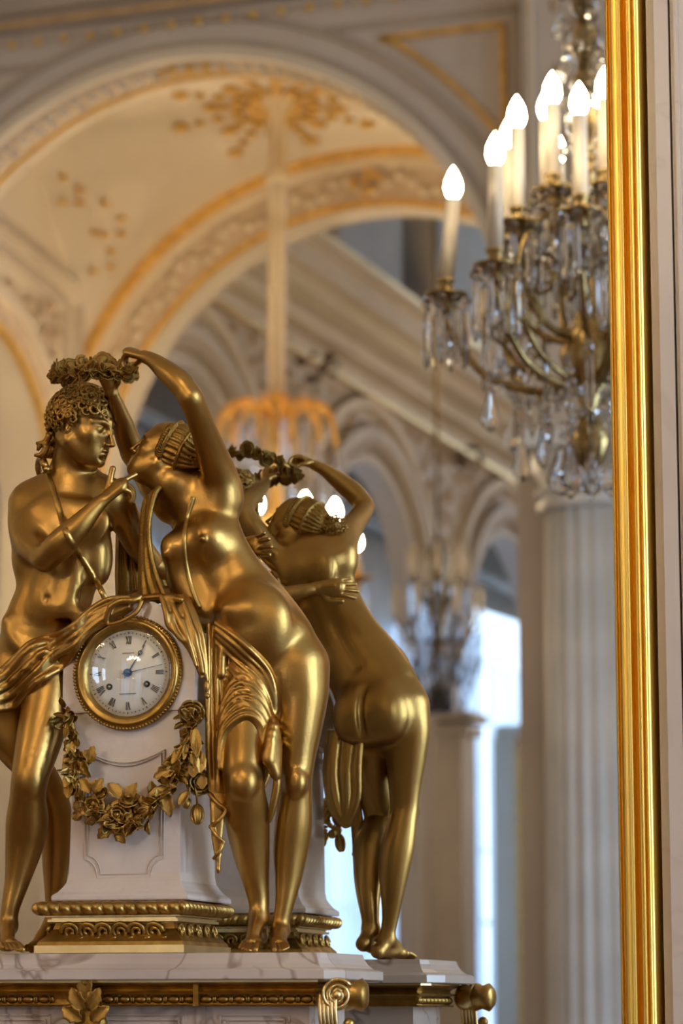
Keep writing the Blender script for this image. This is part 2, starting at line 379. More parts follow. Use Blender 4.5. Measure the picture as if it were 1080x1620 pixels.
# entablature between column and wall
mb = MB(); mb.box(H(-4.02, VA-0.05, 4.72), (0.72, 0.5, 0.20), Euler((0,0,A4)).to_matrix()); mb.box(H(-4.0, VA-0.05, 4.88), (0.80, 0.6, 0.12), Euler((0,0,A4)).to_matrix()); struct(mb, 'trim_entablature', 'stucco_cool', 'plain entablature block over the fluted column')
# second arch
mb = MB(); arch_wall(mb, PB, UC_B, ZC_B, R_B, -9.8, -3.9, 9.5, 0.30); wb = struct(mb, 'wall_arch_far', 'stucco', 'second round arch with gilt edges behind the rod of the pendant chandelier')
arc_band(PB, UC_B, ZC_B, R_B+0.0, R_B+0.05, 0.02, -0.02).build('gilt_line', 'gold_paint', wb)
arc_band(PB, UC_B, ZC_B, R_B+0.05, R_B+0.30, 0.02, -0.01).build('carved_band', 'relief', wb)
arc_band(PB, UC_B, ZC_B, R_B+0.30, R_B+0.37, 0.02, -0.06).build('trim_moulding', 'stucco', wb)
arc_band(PB, UC_B, ZC_B, R_B+0.37, R_B+0.45, 0.02, -0.10).build('gilt_line', 'gold_paint', wb)
sc = MB()
for i in range(70):
    a = PI*(i+0.5)/70; r = R_B + 0.175 + 0.06*math.sin(i*1.4)
    sc.ball(H(UC_B - r*math.cos(a), VB-0.02, ZC_B + r*math.sin(a)), 0.04, 6, (1, 0.5, 1))
so = sc.build('scroll_relief', 'stucco', wb, True); so['kind'] = 'stuff'
mb = MB(); blob(mb, H(UC_B+0.0, VB-0.05, ZC_B+R_B+0.18), 0.12, 12, seed=3); mb.build('keystone_rosette', 'gold_paint', wb, True)
# vaulted ceiling between the arches
U0, U1 = -9.30, -4.26; UC = (U0+U1)/2; AU = (U1-U0)/2; VC = (VA+0.35+VB)/2; AV = (VB-VA-0.35)/2
def vault_z(u, v):
    hu = math.sqrt(max(0.0, 1-((u-UC)/AU)**2)); hv = math.sqrt(max(0.0, 1-((v-VC)/AV)**2))
    return 5.3 + 2.36*(hu**30 + hv**30)**(1/30) 
mb = MB(); N_ = 48; V = []; Fc = []
for i in range(N_+1):
    for j in range(N_+1):
        u = U0 + (U1-U0)*i/N_; v = VA+0.35 + (VB-VA-0.35)*j/N_; V.append(H(u, v, vault_z(u, v)))
for i in range(N_):
    for j in range(N_): Fc.append((i*(N_+1)+j, i*(N_+1)+j+1, (i+1)*(N_+1)+j+1, (i+1)*(N_+1)+j))
mb.add(V, Fc); ceil = struct(mb, 'ceiling_vault', 'stucco', 'smooth cream vault with gilded rosette from which the pendant chandelier hangs', True)
def on_vault(u, v, off=0.02): return H(u, v, vault_z(u, v) - off)
def vault_line(pts, r, m, name):
    mb = MB(); mb.tube([on_vault(*p) for p in pts], r, 6); return mb.build(name, m, ceil, True)
# gilded sprays around the rosette and in the corners
RU, RV = -7.05, 18.0
mb = MB()
for k in range(16):
    a = 2*PI*k/16; L = 0.72 if k % 2 == 0 else 0.45
    for q in range(5):
        t = (q+1)/5; mb.ball(on_vault(RU + L*t*math.cos(a), RV + L*t*math.sin(a)), 0.062*(1.15-t*0.55)+(0.03 if q == 4 else 0), 7, (1, 1, 0.45))
mb.build('ceiling_rosette', 'gold_paint', ceil, True)
# pendentive panel, outlined, on the left of the vault
def side_P(s, z, t): return H(-9.55 + t, s, z)
mb = MB(); arch_wall(mb, side_uv(-9.05, -1), 17.35, 4.9, 1.25, VA+0.35, VB, 8.2, 0.4); wl = struct(mb, 'wall_bay_left', 'stucco', 'cream wall of the vaulted bay with a small arch and carved spandrel, at the left edge')
PL = side_uv(-9.05, 1)
arc_band(PL, 17.35, 4.9, 1.25, 1.32, 0.0, 0.05).build('gilt_line', 'gold_paint', wl)
arc_band(PL, 17.35, 4.9, 1.32, 1.48, 0.0, 0.02).build('carved_band', 'relief', wl)
arc_band(PL, 17.35, 4.9, 1.48, 1.58, 0.0, 0.08).build('trim_moulding', 'stucco', wl)
mb = MB(); strip(mb, PL, [(16.3, 6.55), (17.6, 6.72), (18.75, 6.58), (18.8, 4.4)], 0.07, 0.0, 0.06); strip(mb, PL, [(16.3, 6.72), (17.6, 6.90), (18.95, 6.75), (19.0, 4.4)], 0.04, 0.0, 0.08); mb.build('panel_moulding', 'stucco_shade', wl)
mb = MB()
for k in range(150):
    g = random.Random(k+500); s_ = g.uniform(17.6, 18.65); z_ = g.uniform(5.2, 6.5)
    if math.hypot(s_-17.35, z_-4.9) > 1.62: mb.ball(PL(s_, z_, 0.03), g.uniform(0.03, 0.07), 6, (0.6, 1, 1))
mb.build('spandrel_relief', 'relief', wl, True)['kind'] = 'stuff'
mb = MB()
for (u, v) in ((-8.75, 18.75), (-8.6, 18.6), (-8.85, 18.4), (-8.85, 16.4), (-8.7, 16.55), (-8.5, 16.35), (-8.9, 16.8)):
    for k in range(4): mb.ball(on_vault(u + 0.10*math.cos(k*2.4), v + 0.10*math.sin(k*2.4)), 0.04, 6, (1, 1, 0.6))
mb.build('gilt_spray', 'gold_paint', ceil, True)
mb = MB(); arch_wall(mb, side_uv(-4.32, 1), 17.5, 4.6, 1.3, VA+0.35, VB, 8.2, 0.3); struct(mb, 'wall_bay_right', 'stucco', 'right-hand arched wall of the vaulted bay')
# long arcade wall of the great hall beyond
UW = -9.5; bays = [22.1 + 4.8*k for k in range(5)]; PW = side_uv(UW, -1); PWf = side_uv(UW, 1)
Rw, Zw = 1.56, 5.29
mb = MB()
for k, c in enumerate(bays): arch_wall(mb, PW, c, Zw, Rw, c-2.4, c+2.4, 7.8, 0.24)
ww = struct(mb, 'wall_arcade', 'stucco_cool', 'long white arcade wall with carved spandrels receding to the right under the cornice')
for c in bays:
    arc_band(PWf, c, Zw, Rw, Rw+0.10, -0.01, 0.05).build('trim_moulding', 'stucco_cool', ww)
    arc_band(PWf, c, Zw, Rw+0.16, Rw+0.24, -0.01, 0.10).build('trim_moulding', 'stucco_shade', ww)
    arc_band(PWf, c, Zw, Rw+0.24, Rw+0.36, -0.01, 0.14).build('trim_moulding', 'stucco_cool', ww)
    arc_band(PWf, c, Zw, Rw+0.56, Rw+0.66, -0.01, 0.10).build('trim_moulding', 'stucco', ww)
    soffit_m = MB()
# spandrel stucco scrolls
mb = MB()
for c in bays:
    for k in range(420):
        g = random.Random(int(c*100)+k); s_ = c + g.uniform(-2.4, 2.4); z_ = g.uniform(5.4, 7.45)
        if math.hypot(s_-c, z_-Zw) > Rw+0.74 or Rw+0.38 < math.hypot(s_-c, z_-Zw) < Rw+0.52: mb.ball(PWf(s_, z_, 0.02), g.uniform(0.03, 0.075), 6, (0.5, 1, 1))
mb.build('spandrel_relief', 'relief', ww, True)['kind'] = 'stuff'
# cornice on the arcade wall
mb = MB()
for z, h, pr in ((7.62, 0.16, 0.12), (7.80, 0.14, 0.28), (7.96, 0.12, 0.50), (8.12, 0.22, 0.70), (8.28, 0.08, 0.82)):
    mb.box(H(UW+pr/2, 33.3, z), (pr, 25, h), Euler((0,0,A4)).to_matrix())
mb.build('trim_cornice', 'stucco', ww)
mb = MB(); mb.box(H(UW+0.80, 33.3, 8.30), (0.06, 25, 0.05), Euler((0,0,A4)).to_matrix()); mb.box(H(UW+0.13, 33.3, 7.52), (0.05, 25, 0.05), Euler((0,0,A4)).to_matrix()); mb.build('gilt_line', 'gold_paint', ww)
for c in bays[:4]:      # piers: pilaster, capital and gilt edge between the arches
    s_ = c + 2.4
    pr = tag(MB().box(H(UW+0.10, s_, 2.2), (0.4, 0.48, 4.4), Euler((0,0,A4)).to_matrix()).build('trim_pier', 'stucco_cool'), 'pale pilaster with gilt edge strip between two arches of the arcade', None, None, 'structure')
    m2 = MB(); m2.box(H(UW+0.12, s_, 4.48), (0.60, 0.62, 0.10), Euler((0,0,A4)).to_matrix()); m2.box(H(UW+0.12, s_, 4.34), (0.50, 0.55, 0.10), Euler((0,0,A4)).to_matrix()); m2.build('capital', 'stucco_cool', pr)
    m2 = MB(); m2.box(H(UW+0.37, s_-0.22, 2.2), (0.06, 0.16, 4.0), Euler((0,0,A4)).to_matrix()); m2.build('gilt_strip', 'gold_paint', pr) if False else None
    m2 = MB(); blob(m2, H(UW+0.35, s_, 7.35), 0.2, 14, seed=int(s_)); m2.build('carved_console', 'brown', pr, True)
gp = tag(MB().box(H(-10.72, 35.95, 2.45), (0.3, 0.62, 4.9), Euler((0,0,A4)).to_matrix()).build('trim_gallery_pilaster', 'stucco'), 'pale gallery pilaster edged by a gilt strip, just left of the fluted column', None, None, 'structure')
MB().box(H(-10.50, 35.95, 4.96), (0.6, 0.9, 0.14), Euler((0,0,A4)).to_matrix()).build('capital', 'stucco', gp)
MB().box(H(-10.55, 35.74, 2.4), (0.06, 0.14, 4.7), Euler((0,0,A4)).to_matrix()).build('gilt_strip', 'gold_paint', gp)
# the gallery behind the arcade: outer wall with tall windows
UG = -13.0
wins = [20.4, 22.9, 25.4, 27.9, 30.4, 32.9, 35.4, 37.9, 40.4, 42.9, 45.4, 47.9]
mb = MB(); Rz = Euler((0,0,A4)).to_matrix()
mb.box(H(UG-0.15, 34, 0.25), (0.3, 30, 0.5), Rz); mb.box(H(UG-0.15, 34, 7.4), (0.3, 30, 1.6), Rz)
for a, b in zip([19.0]+wins, wins+[49.5]):
    mb.box(H(UG-0.05, (a+b)/2, 3.5), (0.1, (b-a)-2.2, 6.4), Rz)
struct(mb, 'wall_gallery', 'column', 'outer gallery wall with tall windows behind the arcade')
for k, w in enumerate(wins):
    mb = MB()
    for s_ in (-1.08, 0, 1.08): mb.box(H(UG-0.1, w+s_, 3.55), (0.08, 0.07, 6.1), Rz)
    for z in (0.55, 1.6, 2.7, 3.8, 4.9, 6.0, 6.55): mb.box(H(UG-0.1, w, z), (0.08, 2.2, 0.05), Rz)
    o = struct(mb, 'window_%d' % (k+1), 'column', 'tall gallery window with white glazing bars')
    gm = MB().box(H(UG-0.12, w, 3.55), (0.01, 2.16, 6.0), Rz).build('pane', 'crystal_pane', o)
M['sheer'] = pane_mat(); tn = M['sheer'].node_tree.nodes
M['sheer'].name = 'sheer_curtain'; dfn = tn.new('ShaderNodeBsdfTranslucent'); dfn.inputs[0].default_value = (0.86, 0.90, 0.95, 1)
M['sheer'].node_tree.links.new(dfn.outputs[0], [n for n in tn if n.type == 'MIX_SHADER'][0].inputs[2]); [n for n in tn if n.type == 'MIX_SHADER'][0].inputs[0].default_value = 0.65
for k, w in enumerate(wins):
    mb = MB(); P = [(H(UG+0.18+0.05*math.sin(i*1.5), w-1.1+2.2*i/40, 0.4)) for i in range(41)]
    mb.add(P + [p + Vector((0,0,6.3)) for p in P], [(i, i+1, 42+i, 41+i) for i in range(40)])
    cu = mb.build('sheer_curtain', 'sheer', None, True); tag(cu, 'sheer white curtain hanging in folds before a tall gallery window behind the arcade', 'curtain', 'sheer curtains of the gallery windows')
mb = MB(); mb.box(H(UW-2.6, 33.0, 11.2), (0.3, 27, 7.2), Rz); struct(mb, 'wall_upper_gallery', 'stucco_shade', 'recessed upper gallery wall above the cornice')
# end wall of the great hall with tall windows
mb = MB()
for a, b in ((-13.0, -9.6), (-8.2, -7.3), (-5.9, -5.0), (-3.6, -2.7), (-1.3, 6.0)): mb.box(H((a+b)/2, 46.5, 8), (b-a, 0.4, 16), Rz)
mb.box(H(-5, 46.5, 3.2), (10, 0.4, 6.4), Rz); mb.box(H(-5, 46.5, 15.6), (10, 0.4, 1.6), Rz)
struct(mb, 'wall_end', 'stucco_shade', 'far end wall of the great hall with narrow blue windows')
# upper gallery piers seen above the cornice
mb = MB()
for k in range(7): mb.lathe(H(UW+0.5, 24 + 3.1*k, 8.35), [(0.24, 0), (0.24, 0.2), (0.19, 0.3), (0.17, 3.6), (0.26, 3.8), (0.26, 4.0)], 20)
struct(mb, 'trim_gallery_columns', 'stucco_shade', 'row of upper gallery columns above the cornice', True)
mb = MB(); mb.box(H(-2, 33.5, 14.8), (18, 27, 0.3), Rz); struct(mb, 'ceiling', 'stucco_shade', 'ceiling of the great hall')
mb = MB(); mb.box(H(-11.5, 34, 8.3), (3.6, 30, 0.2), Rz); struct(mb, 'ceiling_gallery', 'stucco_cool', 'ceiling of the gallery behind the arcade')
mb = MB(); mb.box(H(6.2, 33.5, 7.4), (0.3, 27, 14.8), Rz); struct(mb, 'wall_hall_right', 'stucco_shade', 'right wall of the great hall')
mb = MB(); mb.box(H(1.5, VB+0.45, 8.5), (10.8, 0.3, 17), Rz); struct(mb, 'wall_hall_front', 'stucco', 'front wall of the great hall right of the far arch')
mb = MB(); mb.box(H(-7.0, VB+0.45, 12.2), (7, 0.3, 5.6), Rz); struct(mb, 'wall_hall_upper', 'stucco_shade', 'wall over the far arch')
mb = MB(); mb.box(H(-12.6, 20.5, 4.5), (0.3, 12, 9), Rz); struct(mb, 'wall_outer_left', 'stucco', 'outer wall left of the vaulted bay')
# near bay (around the camera): floor, side walls, ceiling, mirror wall
mb = MB(); mb.box(Vector((-3, -23, -0.15)), (34, 56, 0.3)); struct(mb, 'floor', 'floor', 'dark parquet floor')
mb = MB(); mb.box(H(-13.2, 9.5, 4.5), (0.3, 14, 9), Rz); struct(mb, 'wall_left', 'stucco', 'left wall of the near bay')
mb = MB(); mb.box(H(1.3, VA+0.2, 4.6), (10.8, 0.3, 9.2), Rz); struct(mb, 'wall_near_right', 'stucco', 'wall right of the fluted column')
mb = MB(); mb.box(H(-3.4, 9.2, 9.3), (20.5, 14.5, 0.3), Rz); struct(mb, 'ceiling_near', 'stucco', 'ceiling of the near bay')
mb = MB()
for a, b in ((2.6, 5.6), (7.2, 8.6), (10.2, 16.0)): mb.box(H(6.4, (a+b)/2, 4.6), (0.3, b-a, 9.2), Rz)
mb.box(H(6.4, 9, 7.9), (0.3, 14, 2.6), Rz); mb.box(H(6.4, 9, 0.3), (0.3, 14, 0.6), Rz)
struct(mb, 'wall_right', 'stucco', 'right wall of the near bay with two tall windows')
# ================================================================ CHANDELIERS
def shared(o, parent, loc, rot=(0,0,0), sc=(1,1,1)):
    """another copy of a part, sharing its mesh"""
    c = o.copy(); SC.collection.objects.link(c); c.parent = parent; c.matrix_parent_inverse = Matrix.Identity(4)
    c.location = Vector(loc) - Vector(parent.location); c.rotation_euler = rot; c.scale = sc; return c
def proto(mb, name, m, parent, smooth=True):
    o = mb.build(name, m, None, smooth); SC.collection.objects.unlink(o); return o
def drop_mesh(L, r, n=8):
    mb = MB(); mb.lathe((0,0,0), [(0.0005, 0), (r*0.35, -L*0.12), (r*0.55, -L*0.3), (r, -L*0.68), (r*0.85, -L*0.85), (0.0005, -L)], n); return mb
def prism_mesh(L, r): return MB().lathe((0,0,0), [(0.0005, 0), (r*0.7, -L*0.08), (r, -L*0.75), (r*0.6, -L*0.93), (0.0005, -L)], 6)
def bobeche(S=1.0):
    return MB().lathe((0,0,0), [(0.004*S, -0.045*S), (0.010*S, -0.04*S), (0.018*S, -0.028*S), (0.012*S, -0.018*S), (0.030*S, -0.008*S), (0.052*S, 0.0), (0.054*S, 0.005*S), (0.030*S, 0.004*S), (0.020*S, 0.012*S), (0.016*S, 0.03*S), (0.022*S, 0.036*S), (0.022*S, 0.042*S), (0.015*S, 0.044*S)], 20)
def flame(S=1.0): return MB().lathe((0,0,0), [(0.009*S, 0), (0.017*S, 0.010*S), (0.022*S, 0.026*S), (0.020*S, 0.045*S), (0.011*S, 0.066*S), (0.001*S, 0.082*S)], 16)
def chandelier(base, S, name, label, rings, arm_m, bulb_m, n_drop, kinds='crystal'):
    t = empty(name, base, label, 'chandelier'); b = Vector(base)
    P_ = dict(drop=proto(drop_mesh(0.085*S, 0.017*S), 'crystal_drop', kinds, t, False), prism=proto(prism_mesh(0.15*S, 0.010*S), 'crystal_prism', kinds, t, False),
              ball=proto(MB().ball((0,0,0), 0.013*S, 8), 'crystal_bead', kinds, t, False), pan=proto(bobeche(S), 'drip_pan', arm_m, t), fl=proto(flame(S), 'bulb', bulb_m, t))
    return t, b, P_
# --- the near crystal chandelier (its mirror image hangs at the top right)
cb = (0.0289,-2.7500,2.9306)
S = 1.0
t, b, P_ = chandelier(cb, S, 'crystal_chandelier', 'brass and crystal chandelier with lit candle bulbs, cut by the gold mirror frame', None, 'arm', 'bulb', 0)
# stem: stacked glass balusters
mb = MB(); mb.lathe(b, [(0.006, -0.30), (0.03, -0.27), (0.05, -0.22), (0.03, -0.17), (0.015, -0.14), (0.06, -0.06), (0.075, 0.0), (0.05, 0.06), (0.02, 0.09), (0.018, 0.35), (0.03, 0.38), (0.018, 0.42), (0.018, 1.15)], 20); mb.build('stem', 'arm', t, True)
for z, r in ((0.42, .05), (0.50, .035), (0.58, .055), (0.68, .04), (0.78, .06), (0.88, .04), (0.96, .05), (-0.32, .035)): MB().ball(b + Vector((0,0,z)), r, 12, (1, 1, 0.8)).build('glass_baluster', 'crystal', t, True)
g = random.Random(4)
def arm(ang, R, zp, zs, H_, pan_z, tilt=0.0):
    d = Vector((math.cos(ang), math.sin(ang), 0)); k = Vector((0,0,1))
    pts = crom([tuple(b + d*0.02 + k*zs), tuple(b + d*R*0.30 + k*(zs-0.06)), tuple(b + d*R*0.72 + k*(zs-0.02)), tuple(b + d*R*0.98 + k*(zs+(pan_z-zs)*0.55)), tuple(b + d*R + k*(pan_z-0.05))], 6)
    MB().tube(pts, [0.011 - 0.004*i/len(pts) for i in range(len(pts))], 8).build('arm', 'arm', t, True)
    sp = [tuple(b + d*(R*0.62 + 0.055*(1-q/22)*math.cos(q*0.42)) + k*(zs+0.09 + 0.055*(1-q/22)*math.sin(q*0.42))) for q in range(20)]
    MB().tube(sp, 0.006, 6).build('scroll', 'arm', t, True)
    e = b + d*R + k*pan_z
    shared(P_['pan'], t, e)
    c0 = e + k*0.04; ax = Vector((0.10*tilt, 0, 1)).normalized()
    cnd = MB(); cnd.tube([c0, c0 + ax*H_], [0.0195, 0.0175], 14); cnd.build('candle_sleeve', 'candle', t, True)
    shared(P_['fl'], t, c0 + ax*H_)
    for q in range(8):
        a = q*PI/4; pp = e + Vector((0.05*math.cos(a), 0.05*math.sin(a), -0.002))
        shared(P_['ball'], t, pp - k*0.012, (0,0,a)); shared(P_['prism'], t, pp - k*0.026, (0,0,a))
    shared(P_['drop'], t, e - k*0.06)
A0 = math.pi - 0.19  # the arm reaching left in the picture points towards -x
for q in range(7): arm(A0 + 2*PI*q/7, 0.345, 0, -0.03, 0.205, 0.150, 1.0 if q == 0 else 0.1)
for q in range(7): arm(A0 + 0.30 + 2*PI*q/7, 0.20, 0, 0.10, 0.20, 0.295)
for q in range(5): arm(A0 + 0.5 + 2*PI*q/5, 0.11, 0, 0.28, 0.18, 0.385)
# big curved brackets of the cage
for q in range(6):
    a = A0 + 0.25 + 2*PI*q/6; d = Vector((math.cos(a), math.sin(a), 0)); k = Vector((0,0,1))
    pts = crom([tuple(b + d*0.05 + k*-0.08), tuple(b + d*0.17 - k*0.02), tuple(b + d*0.245 + k*0.12), tuple(b + d*0.20 + k*0.27), tuple(b + d*0.08 + k*0.36)], 7)
    MB().tube(pts, 0.008, 8).build('cage_bracket', 'arm', t, True)
# chains of beads and large pendants below
for q in range(12):
    a = A0 + 2*PI*q/12 + 0.2; d = Vector((math.cos(a), math.sin(a), 0)); k = Vector((0,0,1)); R_ = 0.25 if q % 2 else 0.17
    for j in range(9):
        tt = j/8; shared(P_['ball'], t, b + d*(0.06 + (R_-0.06)*tt) + k*(-0.09 - 0.06*math.sin(tt*PI*0.9) + 0.04*tt), (0,0,0), (0.7,)*3)
    z = -0.10 if q % 2 else -0.20
    shared(P_['drop'], t, b + d*R_ + k*z, (0,0,a), (1.5, 0.6, 1.25))
    for j in range(3): shared(P_['ball'], t, b + d*R_ + k*(z + 0.016*(j+0.5)), (0,0,0), (0.6,)*3)
for q in range(8):
    a = A0 + 2*PI*q/8; d = Vector((math.cos(a), math.sin(a), 0))
    for j in range(6): shared(P_['ball'], t, b + d*(0.03+0.04*math.sin(j)) + Vector((0,0,-0.15-0.025*j)), (0,0,0), (0.8,)*3)
    shared(P_['prism'], t, b + d*0.14 + Vector((0,0,0.02)), (0,0,a), (1.3,1.3,1.5))
    shared(P_['drop'], t, b + d*0.22 + Vector((0,0,0.13)), (0,0,a), (0.9, 0.5, 1.2))
    shared(P_['drop'], t, b + d*0.07 + Vector((0,0,-0.22)), (0,0,a), (2.2, 1.0, 1.5))
for q in range(44):
    a = q*2.4; r = 0.07 + 0.02*math.sin(q); z = 0.45 + 0.016*q
    shared(P_['ball'], t, b + Vector((r*math.cos(a), r*math.sin(a), z)), (0,0,0), (1.3,)*3)
mb = MB(); mb.tube([b + Vector((0,0,1.1)), Vector((b.x, b.y, 9.1))], 0.008, 8); mb.build('chain', 'arm', t, True)

# --- pendant chandelier on the long pale rod
cb = (-4.4283,-14.5000,5.2668)
t, b, P_ = chandelier(cb, 2.2, 'pendant_chandelier', 'gilt fountain-shaped crystal chandelier hanging on a long pale rod, behind the raised arms', None, 'arm_gold', 'bulb_far', 0)
zr = vault_z(RU, RV)
mb = MB(); mb.lathe((b.x, b.y, 0), [(0.058, b.z+0.1), (0.060, b.z+1.55), (0.056, b.z+1.9), (0.060, zr-0.62), (0.085, zr-0.60), (0.085, zr-0.52), (0.066, zr-0.50), (0.055, zr-0.1), (0.12, zr-0.02), (0.14, zr+0.05)], 20); mb.build('rod', 'rod', t, True)
mb = MB(); mb.lathe(b, [(0.02, -0.75), (0.06, -0.7), (0.10, -0.6), (0.05, -0.5), (0.04, -0.3), (0.07, -0.2), (0.11, -0.05), (0.06, 0.05), (0.12, 0.17), (0.09, 0.25), (0.03, 0.34)], 20); mb.build('stem', 'arm_gold', t, True)
for q in range(12):
    a = 2*PI*q/12; d = Vector((math.cos(a), math.sin(a), 0)); k = Vector((0,0,1))
    pts = crom([tuple(b + d*0.03 + k*-0.05), tuple(b + d*0.14 + k*0.16), tuple(b + d*0.28 + k*0.22), tuple(b + d*0.39 + k*0.12), tuple(b + d*0.43 + k*-0.10)], 5)
    MB().tube(pts, 0.020, 6).build('plume_arm', 'arm_gold', t, True)
    for j in range(7): shared(P_['ball'], t, b + d*(0.43 + 0.004*j) + k*(-0.12 - 0.05*j), (0,0,0), (0.9,)*3)
    for j in range(2): shared(P_['prism'], t, b + d*(0.2 + 0.12*j) + k*0.10, (0,0,a), (1.0, 1.0, 1.3))
for q in range(16):
    a = 2*PI*q/16; d = Vector((math.cos(a), math.sin(a), 0)); k = Vector((0,0,1)); R_ = 0.55 if q % 2 else 0.42; z = -0.98 if q % 2 else -0.80
    MB().tube(crom([tuple(b + k*-0.62), tuple(b + d*R_*0.5 + k*-1.05), tuple(b + d*R_*0.9 + k*-1.05), tuple(b + d*R_ + k*(z-0.04))], 5), 0.014, 6).build('arm', 'arm_gold', t, True)
    shared(P_['pan'], t, b + d*R_ + k*z)
    MB().tube([b + d*R_ + k*z, b + d*R_ + k*(z+0.20)], 0.024, 8).build('candle_sleeve', 'candle', t, True)
    shared(P_['fl'], t, b + d*R_ + k*(z+0.20), (0,0,0), (0.75,)*3)
    for j in range(4): shared(P_['prism'], t, b + d*R_ + Vector((0.07*math.cos(j*PI/2), 0.07*math.sin(j*PI/2), z-0.03)), (0,0,0), (0.8,)*3)
# unseen copies of it, added so that their bulbs give fill light
pend = t; keepn = ('stem', 'arm', 'candle_sleeve', 'bulb', 'drip_pan', 'plume_arm')
kids = [o for o in SC.objects if o.parent == pend and o.name.split('.')[0] in keepn]
bm2 = None
for (u_, v_, z_, e_), lab in zip(FILL_LAMPS, ('over the right side of the near bay', 'over the left side of the near bay', 'beside the right-hand windows', 'close to the mirror wall', 'in the first bay of the great hall', 'in the third bay of the great hall')):
    q_ = empty('fill_chandelier', H(u_, v_, z_+0.5), 'unseen lit chandelier added for fill light, hanging ' + lab, 'chandelier', 'unseen chandeliers added for fill light')
    for o in kids:
        c = o.copy(); SC.collection.objects.link(c); c.parent = q_; c.matrix_parent_inverse = Matrix.Identity(4)
        c.location = o.matrix_parent_inverse @ o.location; c.scale = o.scale
        if o.name.split('.')[0] == 'bulb':
            if bm2 is None:
                bm2 = o.data.copy(); bm2.materials[0] = M['bulb_fill']; bm3 = o.data.copy(); bm3.materials[0] = M['bulb_fill_hall']
            c.data = bm3 if v_ > 20 else bm2
    MB().tube([q_.location, Vector((q_.location.x, q_.location.y, 9.1 if v_ < 20 else 14.6))], 0.02, 8).build('rod', 'rod', q_, True)
# --- far chandelier, unlit crystal in the blue daylight
cb = (-5.2931,-22.5000,5.1973)
t, b, P_ = chandelier(cb, 3.0, 'far_chandelier', 'unlit crystal chandelier on a thin chain in cool daylight, left of the fluted column', None, 'arm', 'crystal', 0)
MB().tube([b + Vector((0,0,0.3)), Vector((b.x, b.y, 14.6))], 0.02, 6).build('chain', 'arm', t, True)
mb = MB(); mb.lathe(b, [(0.02, -1.0), (0.08, -0.9), (0.03, -0.7), (0.10, -0.5), (0.04, -0.3), (0.12, 0.0), (0.04, 0.2), (0.10, 0.5), (0.02, 0.7)], 16); mb.build('stem', 'arm', t, True)
for q in range(14):
    a = 2*PI*q/14; d = Vector((math.cos(a), math.sin(a), 0)); k = Vector((0,0,1)); R_ = (0.42, 0.28)[q % 2]; z = (-0.1, 0.3)[q % 2]
    MB().tube(crom([tuple(b + k*(z-0.2)), tuple(b + d*R_*0.6 + k*(z-0.25)), tuple(b + d*R_ + k*z)], 5), 0.015, 6).build('arm', 'arm', t, True)
    MB().tube([b + d*R_ + k*z, b + d*R_ + k*(z+0.28)], 0.03, 8).build('candle_sleeve', 'candle', t, True)
    for j in range(5): shared(P_['prism'], t, b + d*(R_-0.04*j) + k*(z-0.05-0.1*j), (0,0,0), (1.0,)*3)
    shared(P_['drop'], t, b + d*0.2 + k*(-0.45), (0,0,a), (1.2,)*3); shared(P_['drop'], t, b + d*0.1 + k*(-0.75), (0,0,a), (1.1,)*3)

# ================================================================ THE MIRROR, ITS FRAME, THE WALL
fx = (0.5896,0.0000,2.0540)[0]                       # inner edge of the frame on the wall plane
m, tt_, bs = nt('silvered_mirror_glass'); tt_.nodes.remove(bs)
out = tt_.nodes['Material Output']; gl = tt_.nodes.new('ShaderNodeBsdfGlossy'); gl.inputs['Color'].default_value = (0.86, 0.87, 0.86, 1); gl.inputs['Roughness'].default_value = 0.0
df = tt_.nodes.new('ShaderNodeBsdfDiffuse'); df.inputs['Color'].default_value = (0.8, 0.8, 0.78, 1)
mx = tt_.nodes.new('ShaderNodeMixShader'); tc = tt_.nodes.new('ShaderNodeTexCoord'); vo = tt_.nodes.new('ShaderNodeTexVoronoi'); vo.inputs['Scale'].default_value = 210
mr = tt_.nodes.new('ShaderNodeMapRange'); mr.inputs['From Min'].default_value = 0.05; mr.inputs['From Max'].default_value = 0.11; mr.inputs['To Min'].default_value = 0.22; mr.inputs['To Max'].default_value = 0.0
no = tt_.nodes.new('ShaderNodeTexNoise'); no.inputs['Scale'].default_value = 7; rr = tt_.nodes.new('ShaderNodeMapRange'); rr.inputs['From Min'].default_value = 0.5; rr.inputs['From Max'].default_value = 0.7
mu = tt_.nodes.new('ShaderNodeMath'); mu.operation = 'MULTIPLY'
L_ = tt_.links
L_.new(tc.outputs['Object'], vo.inputs['Vector']); L_.new(tc.outputs['Object'], no.inputs['Vector']); L_.new(vo.outputs['Distance'], mr.inputs['Value']); L_.new(no.outputs['Fac'], rr.inputs['Value'])
L_.new(mr.outputs[0], mu.inputs[0]); L_.new(rr.outputs[0], mu.inputs[1]); L_.new(mu.outputs[0], mx.inputs[0]); L_.new(gl.outputs[0], mx.inputs[1]); L_.new(df.outputs[0], mx.inputs[2]); L_.new(mx.outputs[0], out.inputs['Surface'])
M['mirror'] = m
mir = empty('wall_mirror', (fx-0.8, 0.0, 1.35), 'tall mirror in a reeded gold frame behind the clock, reflecting the hall', 'mirror')
MB().box((fx-0.89, 0.004, 2.75), (1.82, 0.008, 3.3)).build('glass', 'mirror', mir)
fw = (0.6496,0.0000,2.6054)[0] - (0.5861,0.0000,2.6110)[0] - 0.006
prof = []                                     # cross-section of the frame: x offset, proud
reeds = [(0.00, 0.010, 0.018), (0.10, 0.026, 0.010), (0.16, 0.020, 0.020), (0.22, 0.030, 0.028), (0.44, 0.034, 0.030), (0.50, 0.026, 0.0), (0.66, 0.036, 0.0), (0.76, 0.030, 0), (0.80, 0.034, 0), (0.90, 0.034, 0), (0.96, 0.022, 0), (1.0, 0.008, 0)]
P2 = crom([(a*fw, -h) for a, h, _ in reeds], 5)
